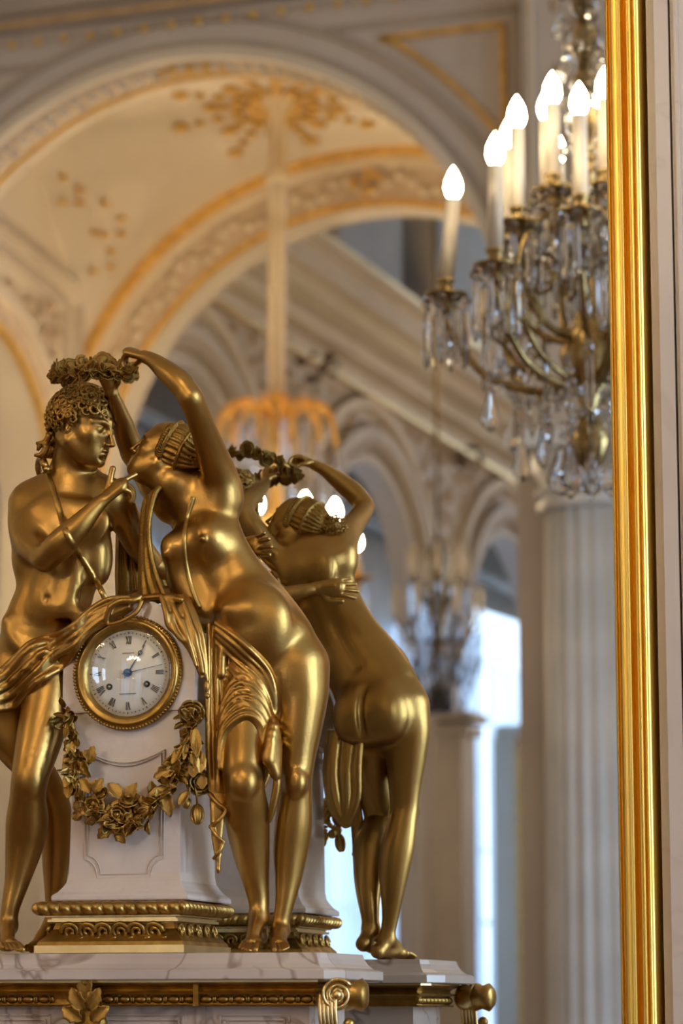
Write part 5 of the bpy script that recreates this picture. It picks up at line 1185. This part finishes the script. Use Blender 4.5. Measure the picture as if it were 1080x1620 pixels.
# wing folded behind him
wg = MB(); rt = Vector((-0.0540,-0.2300,2.0552))
for i in range(13):
    t = i/12; e = Vector((-0.0577,-0.2200,1.9209)).lerp(Vector((0.0028,-0.2000,1.9387)), t); s0 = rt + Vector((0.014*t, 0.002*i%2, -0.02*t)); d = e-s0
    n_ = Vector((0,-1,0)); sd = d.cross(n_).normalized()
    pts = [s0, s0+d*0.3, s0+d*0.7, s0+d*0.94, e]; w = [0.003, 0.0065, 0.007, 0.0055, 0.001]; V = []; Fc = []
    for p, ww_ in zip(pts, w):
        y = 0.0016*(i % 3); V += [p - sd*ww_ + n_*y, p + n_*(0.0022+y), p + sd*ww_ + n_*(y-0.001), p - n_*0.002]
    for k in range(4):
        for j in range(4): Fc.append((k*4+j, k*4+(j+1)%4, (k+1)*4+(j+1)%4, (k+1)*4+j))
    wg.add(V, Fc); wg.tube([p + n_*(0.0030+0.0016*(i%3)) for p in pts], 0.0007, 5)
wg.build('wing', 'bronze_dark', youth, True)

# ---------------------------------------------------------------- the young woman
woman = empty('woman_figure', (0.1794,-0.2700,1.4457)); woman.parent = ck; woman.matrix_parent_inverse = PINV(ck)
S = Sculpt(((-0.0586,-0.3000,2.2711)[0], -0.46, 1.44), ((0.2692,-0.2700,1.7798)[0]+0.01, -0.14, 2.24), 0.0013)
Ft = (-0.15, -1, 0.12)
S.chain([((0.1842,-0.2680,1.8178), 78), ((0.1777,-0.2700,1.8456), 74), ((0.1533,-0.2770,1.8879), 68), ((0.1267,-0.2830,1.9305), 59), ((0.1070,-0.2860,1.9692), 54), ((0.0879,-0.2830,2.0134), 54), ((0.0796,-0.2780,2.0448), 47)], 0.014, N=Ft, asp=0.66)
S.chain([((0.0426,-0.2750,2.0471), 26), ((0.0734,-0.2760,2.0584), 36), ((0.1088,-0.2800,2.0576), 30)], 0.02, N=Ft, asp=0.85)
S.ell((0.1646,-0.3120,1.8744), (0.050, 0.026, 0.052), 0.025, (0.8,0,-0.6), (0,-1,0))     # belly
S.ell((0.1511,-0.3460,1.8996), (0.0035, 0.010, 0.0045), 0.008, mode='cut')      # navel
S.ell((0.1500,-0.3320,1.8899), (0.018, 0.008, 0.009), 0.022)
# breasts
S.ell((0.0549,-0.3080,1.9801), (0.019, 0.021, 0.020), 0.026, (0.7,-0.7,-0.1)); S.ell((0.0476,-0.3250,1.9693), (0.0045, 0.0045, 0.0045), 0.008)
S.ell((0.0994,-0.3140,1.9891), (0.024, 0.021, 0.024), 0.026); S.ell((0.1023,-0.3380,1.9851), (0.0038, 0.0040, 0.0038), 0.006)
S.chain([((0.0808,-0.3280,2.0319), 2), ((0.0829,-0.3380,1.9877), 3), ((0.0964,-0.3400,1.9362), 2)], 0.018, mode='cut')
S.chain([((0.0612,-0.2900,1.9664), 32), ((0.0680,-0.2880,1.9322), 33), ((0.0922,-0.2850,1.8951), 34)], 0.016)
# back groove and shoulder blades, glutes (seen in the mirror)
S.chain([((0.0687,-0.2460,2.0464), 3.5), ((0.0904,-0.2500,1.9927), 4), ((0.1181,-0.2460,1.9319), 4.5), ((0.1502,-0.2340,1.8808), 4)], 0.016, mode='cut')
S.ell((0.0932,-0.2460,2.0322), (0.020, 0.010, 0.026), 0.024); S.ell((0.0453,-0.2460,2.0302), (0.020, 0.010, 0.026), 0.024)
S.ell((0.1983,-0.2280,1.8075), (0.036, 0.034, 0.044), 0.026); S.ell((0.1520,-0.2300,1.8028), (0.034, 0.032, 0.044), 0.026)
S.chain([((0.1684,-0.2120,1.8444), 3), ((0.1675,-0.2000,1.8090), 4), ((0.1701,-0.2080,1.7680), 4.5)], 0.010, mode='cut')
# standing leg
S.chain([((0.2139,-0.2680,1.8194), 50), ((0.2195,-0.2720,1.7853), 43), ((0.2179,-0.2750,1.7433), 36.5), ((0.2152,-0.2770,1.7017), 29.5), ((0.2139,-0.2780,1.6685), 25.5), ((0.2113,-0.2720,1.6418), 27), ((0.2069,-0.2660,1.6117), 30), ((0.2023,-0.2620,1.5791), 27.5), ((0.1990,-0.2620,1.5422), 21), ((0.1957,-0.2650,1.5134), 15.5), ((0.1918,-0.2660,1.4905), 13.5), ((0.1893,-0.2660,1.4767), 14)], 0.010)
S.ell((0.2193,-0.2960,1.6646), (0.014, 0.010, 0.017), 0.008)
foot(S, (0.1893,-0.2660,1.4751), (0.1811,-0.2450,1.4576), (0.1997,-0.3050,1.4562), (0.2123,-0.3320,1.4484), (-1, 0.3, 0), 12.5)
# bent leg
S.chain([((0.1559,-0.2700,1.8152), 54), ((0.1511,-0.2900,1.7729), 46), ((0.1550,-0.3120,1.7249), 39), ((0.1610,-0.3350,1.6776), 33.5), ((0.1620,-0.3350,1.6514), 32), ((0.1574,-0.3120,1.6221), 35.5), ((0.1564,-0.2920,1.5823), 30), ((0.1581,-0.2780,1.5461), 22.5), ((0.1616,-0.2720,1.5160), 17), ((0.1632,-0.2740,1.4946), 15)], 0.010)
S.ell((0.1677,-0.3580,1.6610), (0.017, 0.012, 0.020), 0.010)
S.chain([((0.1980,-0.3150,1.8037), 3), ((0.1998,-0.3120,1.7609), 3.5), ((0.2013,-0.3160,1.7110), 4)], 0.006, mode='cut')
foot(S, (0.1623,-0.2740,1.4914), (0.1572,-0.2520,1.4691), (0.1662,-0.3150,1.4562), (0.1691,-0.3450,1.4484), (1, 0.3, 0), 13.5)
# inguinal line of the standing hip
S.chain([((0.2293,-0.3250,1.8579), 3), ((0.2170,-0.3350,1.8281), 3), ((0.2034,-0.3350,1.7997), 3)], 0.012, mode='cut')
# left arm raised over, elbow towards us
S.chain([((0.1113,-0.2820,2.0468), 33), ((0.1119,-0.2950,2.0729), 30), ((0.1120,-0.3250,2.0974), 25.5), ((0.1137,-0.3700,2.1244), 21), ((0.1140,-0.4100,2.1484), 19), ((0.1121,-0.4200,2.1582), 18)], 0.014)
S.chain([((0.1130,-0.4200,2.1565), 18), ((0.0982,-0.4180,2.1772), 20), ((0.0767,-0.4120,2.1959), 17.5), ((0.0548,-0.4030,2.2137), 12.5), ((0.0390,-0.3960,2.2222), 10.5)], 0.006)
wr = av((0.0390,-0.3960,2.2222))
hand(S, tuple(wr), av((0.0155,-0.3880,2.2315))-wr, (-0.1, 0.35, -1), 1, 0.056, bend=(0.35,0.55,0.75,0.9), curl=0.62, thumb=(0.5,0.9), rw=0.0088)
# right arm raised behind
S.chain([((0.0311,-0.2680,2.0445), 27), ((0.0063,-0.2550,2.0698), 24), ((-0.0160,-0.2450,2.1017), 21.5), ((-0.0321,-0.2420,2.1260), 19)], 0.014)
S.chain([((-0.0312,-0.2420,2.1242), 19.5), ((-0.0323,-0.2620,2.1407), 20), ((-0.0296,-0.2950,2.1604), 17), ((-0.0268,-0.3250,2.1777), 12.5), ((-0.0260,-0.3420,2.1880), 10)], 0.006)
wr = av((-0.0260,-0.3420,2.1880))
hand(S, tuple(wr), av((-0.0281,-0.3540,2.2046))-wr, (0.3, -0.9, 0), -1, 0.054, bend=(0.4,0.5,0.6,0.7), curl=0.6, thumb=(0.7,0.7), rw=0.0085)
# neck, head thrown back
S.chain([((0.0695,-0.2800,2.0475), 36), ((0.0594,-0.2850,2.0618), 31), ((0.0457,-0.2900,2.0815), 28), ((0.0329,-0.2900,2.0969), 27)], 0.016)
WF = (-0.86, -0.10, 0.42); WU = (0.44, 0.0, 0.90); WC = (0.0338,-0.2980,2.1119); WH = 0.090
qw = head(S, WC, WF, WU, WH, True)
S.chain([(tuple(qw(0.22, -0.40, 0)), 0.011), ((0.0429,-0.3020,2.0683), 0.020)], 0.022, sub=1, rpx=False)
wb_ = S.mesh('body', 'bronze', woman, 36, ((WC, 0.046), ((0.0081,-0.3800,2.2312), 0.030), ((-0.0296,-0.3500,2.2056), 0.030), ((0.2061,-0.3200,1.4511), 0.030), ((0.1685,-0.3300,1.4511), 0.030), ((0.0476,-0.3250,1.9693), 0.003), ((0.1030,-0.3400,1.9848), 0.003), ((0.1507,-0.3450,1.8998), 0.003)))
fw_ = av(WF)/np.linalg.norm(WF); uw = av(WU); uw -= fw_*(fw_@uw); uw /= np.linalg.norm(uw); lw = np.cross(uw, fw_)
Sh = Sculpt(av(WC)-0.08, av(WC)+0.09, 0.0016)
cc = av(WC)-fw_*0.016+uw*0.012
Sh.ell(cc, (0.034, 0.034, 0.033), 0.003, fw_, lw)
Sh.ell(cc-fw_*0.040+uw*0.006, (0.020, 0.018, 0.018), 0.008, fw_, lw)
for j in range(26):      # combed strands converging on the knot
    a = 2*PI*j/26; v1 = lw*math.cos(a)+uw*math.sin(a)
    if v1@uw < -0.80: continue
    Sh.chain([(tuple(cc + fw_*0.024 + v1*0.026), 0.0022), (tuple(cc + fw_*0.002 + v1*0.0335 + uw*0.001*math.sin(j)), 0.0027), (tuple(cc - fw_*0.022 + v1*0.028), 0.0026), (tuple(cc - fw_*0.040 + v1*0.015), 0.0020)], 0.0012, sub=4, rpx=False)
for t, rr_ in ((0.012, 0.0345), (-0.012, 0.0345)):   # two bands round the hair
    P = [(tuple(cc + fw_*t + (lw*math.cos(a)+uw*math.sin(a))*rr_*1.04), 0.0022) for a in np.linspace(0, 2*PI, 25)]
    Sh.chain(P, 0.0008, sub=1, rpx=False)
hw_ = Sh.mesh('hair', 'hair', woman)
curls('curl', cc-fw_*0.046+uw*0.006, fw_, uw, lw, 0.046, lambda a, b, d: a < 0.4, 60, woman, seed=8, r=(0.004, 0.0065))['kind'] = 'stuff'
mb = MB()
for i in range(14):
    t = i/13; a = -0.9 + 2.3*t
    for sg in (1, -1):
        c = Vector(cc + fw_*0.014 + lw*sg*0.030*math.cos(a*0.6) + uw*0.022*math.sin(a)); R_ = 0.0062
        pts = [c + (Vector(fw_)*math.cos(q*0.75) + Vector(uw)*math.sin(q*0.75))*R_*(1-0.06*q) + Vector(lw)*sg*(0.002+0.0005*q) for q in range(11)]; mb.tube(pts, [0.0019]*10+[0.001], 6)
mb.build('front_curl', 'hair', woman, True)['kind'] = 'stuff'
wbv = bvh_of(wb_)
ribbon(wbv, [(0.0850,-0.3250,2.0441), (0.0833,-0.3400,2.0195), (0.0801,-0.3450,1.9867), (0.0822,-0.3450,1.9529), (0.0887,-0.3400,1.9197), (0.1003,-0.3400,1.8924)], 'breast_ribbon', woman, 0.0030)
# his hand and forearm round her back, seen in the mirror
S = Sculpt(((-0.0243,-0.2200,1.9676)[0], -0.30, 1.84), ((0.1552,-0.2000,1.9629)[0]+0.02, -0.14, 2.02), 0.0016)
S.chain([((-0.0142,-0.2100,1.9748), 19), ((0.0011,-0.1960,1.9701), 20), ((0.0324,-0.1860,1.9790), 19), ((0.0755,-0.1920,1.9885), 15), ((0.0991,-0.2000,1.9950), 11)], 0.006)
wr = av((0.0991,-0.2000,1.9950)); hand(S, tuple(wr), (1.0, -0.05, 0.02), (0.05, -1, 0), -1, 0.066, bend=(0.15,0.2,0.25,0.3), curl=0.22, spread=0.2, thumb=(0.9,0.1), rw=0.0110)
S.mesh('forearm', 'bronze', youth)

# ---------------------------------------------------------------- cloths
def folds(S, bv, lines, k=0.003, lift=0.001, sub=5):
    for pts, r in lines:
        P = crom([tuple(p) for p in pts], sub); n = len(P); rs = r if hasattr(r, '__len__') else (r, r)
        S.chain([(tuple(on(bv, p, lift) if bv else p), rs[0] + (rs[1]-rs[0])*i/(n-1)) for i, p in enumerate(P)], k, sub=1)
def pleats(S, lines, n, r, k=0.0026, wave=0.0022, sub=4, nbv=None, lift=0.003):
    """n rounded pleats between a first and a last line, alternately near and far"""
    A, B = lines
    for i in range(n):
        t = i/(n-1); dy = wave*(1 if i % 2 else -1)
        P = []
        for j, (a, b) in enumerate(zip(A, B)):
            p = av(a)*(1-t)+av(b)*t + np.array([0.0012*math.sin(j*1.7+i*2.1), dy, 0.0010*math.cos(j*2.3+i)])
            if nbv is not None and j < nbv[1]: q = on(nbv[0], p, lift + dy*0.8); p = av(q)
            P.append((tuple(p), r[j] if hasattr(r, '__len__') else r))
        S.chain(P, k, sub=sub)
        if i: S.chain([(tuple((av(a[0])+av(b[0]))/2 + np.array([0, 0.002, 0])), a[1]*0.8) for a, b in zip(P, prev)], k, sub=sub)
        prev = P
# her cloth, wound round the bent thigh
S = Sculpt(((0.0866,-0.3400,1.8612)[0], -0.45, 1.50), ((0.2094,-0.3000,1.6546)[0]+0.01, -0.19, 1.90), 0.0013)
both = bvh_of(wb_)
def shell(S, bv, corners, r, n=9):
    """a sheet of cloth lying on the body between two curves"""
    A, B = [crom([tuple(p) for p in c], 4) for c in corners]; m_ = min(len(A), len(B))
    for i in range(n):
        t = i/(n-1); P = [A[j]*(1-t)+B[j]*t for j in range(m_)]
        S.chain([(tuple(on(bv, p, 0.000)), r) for p in P], 0.006, sub=1)
WA = [(0.1193,-0.3180,1.8753), (0.1607,-0.3400,1.8452), (0.1954,-0.3400,1.8092), (0.2037,-0.3300,1.7689), (0.2056,-0.3300,1.7179), (0.2048,-0.3350,1.6701)]
WB = [(0.1216,-0.3180,1.8108), (0.1378,-0.3400,1.7847), (0.1567,-0.3500,1.7616), (0.1738,-0.3600,1.7536), (0.1910,-0.3600,1.7359), (0.1967,-0.3450,1.6939)]
WC_ = [(0.1317,-0.3350,1.6824), (0.1381,-0.3500,1.7162), (0.1533,-0.3600,1.7361), (0.1730,-0.3600,1.7462), (0.1910,-0.3600,1.7318), (0.1976,-0.3450,1.6882)]
def shell(S, bv, corners, r, n=9, lift=0.0):
    A, B = [crom([tuple(p) for p in c], 4) for c in corners]
    for i in range(n):
        t = i/(n-1); P = [A[j]*(1-t)+B[j]*t for j in range(len(A))]
        S.chain([(tuple(on(bv, p, lift)), r) for p in P], 0.005, sub=1)
shell(S, both, (WA, WB), 6, 16, -0.0020); shell(S, both, (WB, WC_), 6, 8, -0.0020)
def smooth_on(bv, P, lift, cap=0.05):
    Q = [np.array(on(bv, p, lift)) for p in P]
    Q = [q if abs(q[1]-p[1]) < cap else np.array(p) for q, p in zip(Q, P)]
    for _ in range(3): Q = [Q[0]] + [(Q[a-1]+2*Q[a]+Q[a+1])/4 for a in range(1, len(Q)-1)] + [Q[-1]]
    return Q
for i in range(9):       # folds sweeping from the hip down the inner thigh
    t = i/8; A, B = crom(WA, 5), crom(WB, 5); P = [A[j]*(1-t)+B[j]*t for j in range(len(A))]
    S.chain([(tuple(q), (4.2 if i == 0 else 3.4) + (1.0*math.sin(j*0.5+i) if i else 0)) for j, q in enumerate(smooth_on(both, P, 0.0042 + 0.0012*(i % 2)))], 0.0026, sub=1)
for i in range(7):       # arcs over the top of the thigh
    t = i/6; A, B = crom([(0.1312,-0.3350,1.7441), (0.1429,-0.3500,1.7768), (0.1582,-0.3500,1.7978), (0.1771,-0.3550,1.7917), (0.1910,-0.3500,1.7705), (0.1975,-0.3400,1.7336)], 5), crom(WC_, 5)
    P = [A[j]*(1-t)+B[j]*t for j in range(len(A))]
    S.chain([(tuple(q), 3.3) for q in smooth_on(both, P, 0.0048 + 0.0012*(i % 2))], 0.0024, sub=1)
# the end hanging down at the side of the leg
pleats(S, ([(0.1075,-0.3220,1.8711), (0.1073,-0.3250,1.8122), (0.1097,-0.3280,1.7536), (0.1133,-0.3320,1.6954), (0.1153,-0.3320,1.6543)], [(0.1229,-0.3180,1.8626), (0.1240,-0.3200,1.8122), (0.1261,-0.3250,1.7535), (0.1293,-0.3280,1.6953), (0.1320,-0.3300,1.6541)]), 4, (3.5, 4.5, 4.5, 5, 5), wave=0.0022)
S.chain([((0.1234,-0.3330,1.6581), 12), ((0.1252,-0.3350,1.6253), 12), ((0.1246,-0.3350,1.5927), 9), ((0.1269,-0.3360,1.5658), 5), ((0.1269,-0.3360,1.5577), 2.5)], 0.003, N=(0.3,-1,0), asp=0.35)
for y0, xa, xb2 in ((1256, 331, 357), (1284, 357, 333), (1308, 333, 354), (1334, 353, 338)): S.chain([(at(xa,y0,0.340), 3.2), (at((xa+xb2)/2,y0+15,0.343), 3.6), (at(xb2,y0+24,0.340), 3.0)], 0.002, sub=3)
S.ell((0.1270,-0.3360,1.5520), (0.0035, 0.0035, 0.006), 0.003)
S.chain([((0.2007,-0.3250,1.6939), 5), ((0.2016,-0.3220,1.6614), 6.5), ((0.1953,-0.3180,1.6332), 6), ((0.1893,-0.3150,1.6131), 3)], 0.004, sub=3)
# hanging folds behind the leg, seen in the mirror
pleats(S, ([(0.1093,-0.2320,1.7801), (0.1059,-0.2260,1.7214), (0.1140,-0.2280,1.6703), (0.1332,-0.2320,1.6428)], [(0.1642,-0.2260,1.7791), (0.1596,-0.2220,1.7288), (0.1558,-0.2260,1.6822), (0.1403,-0.2320,1.6443)]), 6, (6, 7, 6, 5), wave=0.003)
dr = S.mesh('drapery', 'bronze', woman, 4)
# cloth over her far shoulder
S = Sculpt(((-0.0217,-0.2800,2.0451)[0], -0.37, 1.80), ((0.0642,-0.2800,2.0409)[0], -0.20, 2.07), 0.0013)
pleats(S, ([(0.0442,-0.2850,2.0565), (0.0332,-0.3200,2.0596), (0.0247,-0.3250,2.0223), (0.0241,-0.3220,1.9844), (0.0317,-0.3220,1.9458), (0.0492,-0.3300,1.9059)], [(0.0264,-0.2700,2.0479), (0.0100,-0.3000,2.0470), (0.0033,-0.3000,2.0103), (0.0019,-0.3000,1.9760), (0.0025,-0.3000,1.9332), (0.0083,-0.3100,1.9034)]), 6, (4, 5, 4.6, 4.2, 4.2, 4.2))
S.mesh('shoulder_cloth', 'bronze_dark', woman, 4)
# his cloth: from the hip up over the dial block and down its right side
S = Sculpt(((-0.2248,-0.3300,1.7884)[0], -0.43, 1.70), ((0.1269,-0.3300,1.8610)[0], -0.17, 1.955), 0.0013)
yv = bvh_of(yb)
pleats(S, ([(-0.1986,-0.3600,1.7996), (-0.1607,-0.3650,1.8181), (-0.1272,-0.3650,1.8472), (-0.0969,-0.3650,1.8579), (-0.0731,-0.3580,1.8714), (-0.0508,-0.3520,1.8916), (-0.0233,-0.3500,1.9060), (0.0022,-0.3400,1.9114)], [(-0.1978,-0.3600,1.7659), (-0.1508,-0.3650,1.7724), (-0.1136,-0.3650,1.7964), (-0.0874,-0.3650,1.8224), (-0.0685,-0.3550,1.8430), (-0.0503,-0.3520,1.8621), (-0.0247,-0.3500,1.8791), (0.0043,-0.3450,1.8955)]), 8, (7, 7, 6, 5.5, 5, 5, 5, 4.5), wave=0.0028, nbv=(yv, 4), lift=0.006)
for x, y, r in ((66,1040,13),(30,1072,13),(84,1024,10),(50,1058,9)): S.ell(on(yv, at(x,y,0.37), 0.010), (r*PX, 0.006, r*PX*0.45), 0.004, (1,0,0.6))
S.chain([((-0.0241,-0.3560,1.8757), 4), ((-0.0176,-0.3600,1.8943), 5), ((-0.0036,-0.3600,1.9030), 5), ((0.0126,-0.3560,1.9037), 5), ((0.0210,-0.3500,1.9093), 4)], 0.002, sub=4)
S.chain([((-0.0206,-0.3560,1.8731), 3), ((-0.0039,-0.3580,1.8756), 4), ((0.0164,-0.3560,1.8868), 4), ((0.0236,-0.3520,1.9022), 4)], 0.002, sub=4)
pleats(S, ([(-0.0075,-0.3350,1.9015), (0.0219,-0.3380,1.9092), (0.0545,-0.3450,1.9086), (0.0791,-0.3500,1.9019)], [(-0.0413,-0.2000,1.9396), (-0.0119,-0.2000,1.9437), (0.0230,-0.2000,1.9370), (0.0486,-0.2050,1.9231)]), 9, 5, wave=0.001)
pleats(S, ([(0.0517,-0.3520,1.9061), (0.0593,-0.3580,1.8866), (0.0648,-0.3580,1.8680), (0.0758,-0.3540,1.8564), (0.0856,-0.3520,1.8480)], [(0.0756,-0.3300,1.9116), (0.0898,-0.3400,1.8895), (0.1023,-0.3450,1.8600), (0.1096,-0.3450,1.8223), (0.1133,-0.3450,1.7948)]), 6, (4, 4.6, 4.6, 4.2, 3.4), wave=0.0030)
pleats(S, ([(0.0667,-0.3540,1.8810), (0.0719,-0.3580,1.8611), (0.0818,-0.3560,1.8493), (0.0881,-0.3540,1.8460)], [(0.0899,-0.3500,1.8723), (0.0978,-0.3520,1.8509), (0.0991,-0.3500,1.8262), (0.1063,-0.3500,1.8011)]), 4, (4, 4, 4, 3.2), wave=0.0026)
S.ell((0.1142,-0.3500,1.7876), (0.004, 0.004, 0.009), 0.003); S.ell((0.1152,-0.3500,1.7752), (0.0035, 0.0035, 0.004), 0.002)
S.mesh('drapery', 'bronze', youth, 4)

# ---------------------------------------------------------------- flower wreath held over his head
wt = [(-0.0966,-0.3690,2.2126), (-0.0751,-0.3840,2.2037), (-0.0498,-0.3960,2.2038), (-0.0279,-0.4020,2.2063), (-0.0078,-0.3960,2.2046), (0.0100,-0.3840,2.2044), (0.0060,-0.3590,2.2135), (-0.0178,-0.3340,2.2257), (-0.0497,-0.3220,2.2330), (-0.0801,-0.3260,2.2314), (-0.0968,-0.3460,2.2228)]
wc = crom([tuple(p) for p in wt] + [tuple(wt[0])], 5)
wre = MB().tube([tuple(p) for p in wc[:-1]], 0.0045, 8, closed=True).build('flower_wreath', 'bronze_dark', ck, True)
g = random.Random(5)
for i in range(0, len(wc)-1):
    p = Vector(wc[i]); out_d = Vector((p.x-(-0.0450,-0.3620,2.2143)[0], p.y+0.362, 0)).normalized()
    if i % 2 == 0: put(ROSE, wre, p + Vector((g.uniform(-.003,.003), g.uniform(-.003,.003), g.uniform(-0.005, 0.006))), (out_d + Vector((g.uniform(-.5,.5), g.uniform(-.5,.5), g.uniform(-.3,.8)))), g.uniform(0.009, 0.0135), g.uniform(0, 6), 'hair', 'Z')
    for q in range(2):
        d = out_d*g.uniform(0.1, 1) + Vector((g.uniform(-1,1), g.uniform(-1,1), g.uniform(-0.8,1.2))); put(LEAF[g.randrange(3)], wre, p, d, (g.uniform(0.011, 0.017), 0.020, 0.02), g.uniform(0, 6), 'hair', up=(0.1,-0.3,1))
for o_ in list(bpy.data.meshes):
    pass
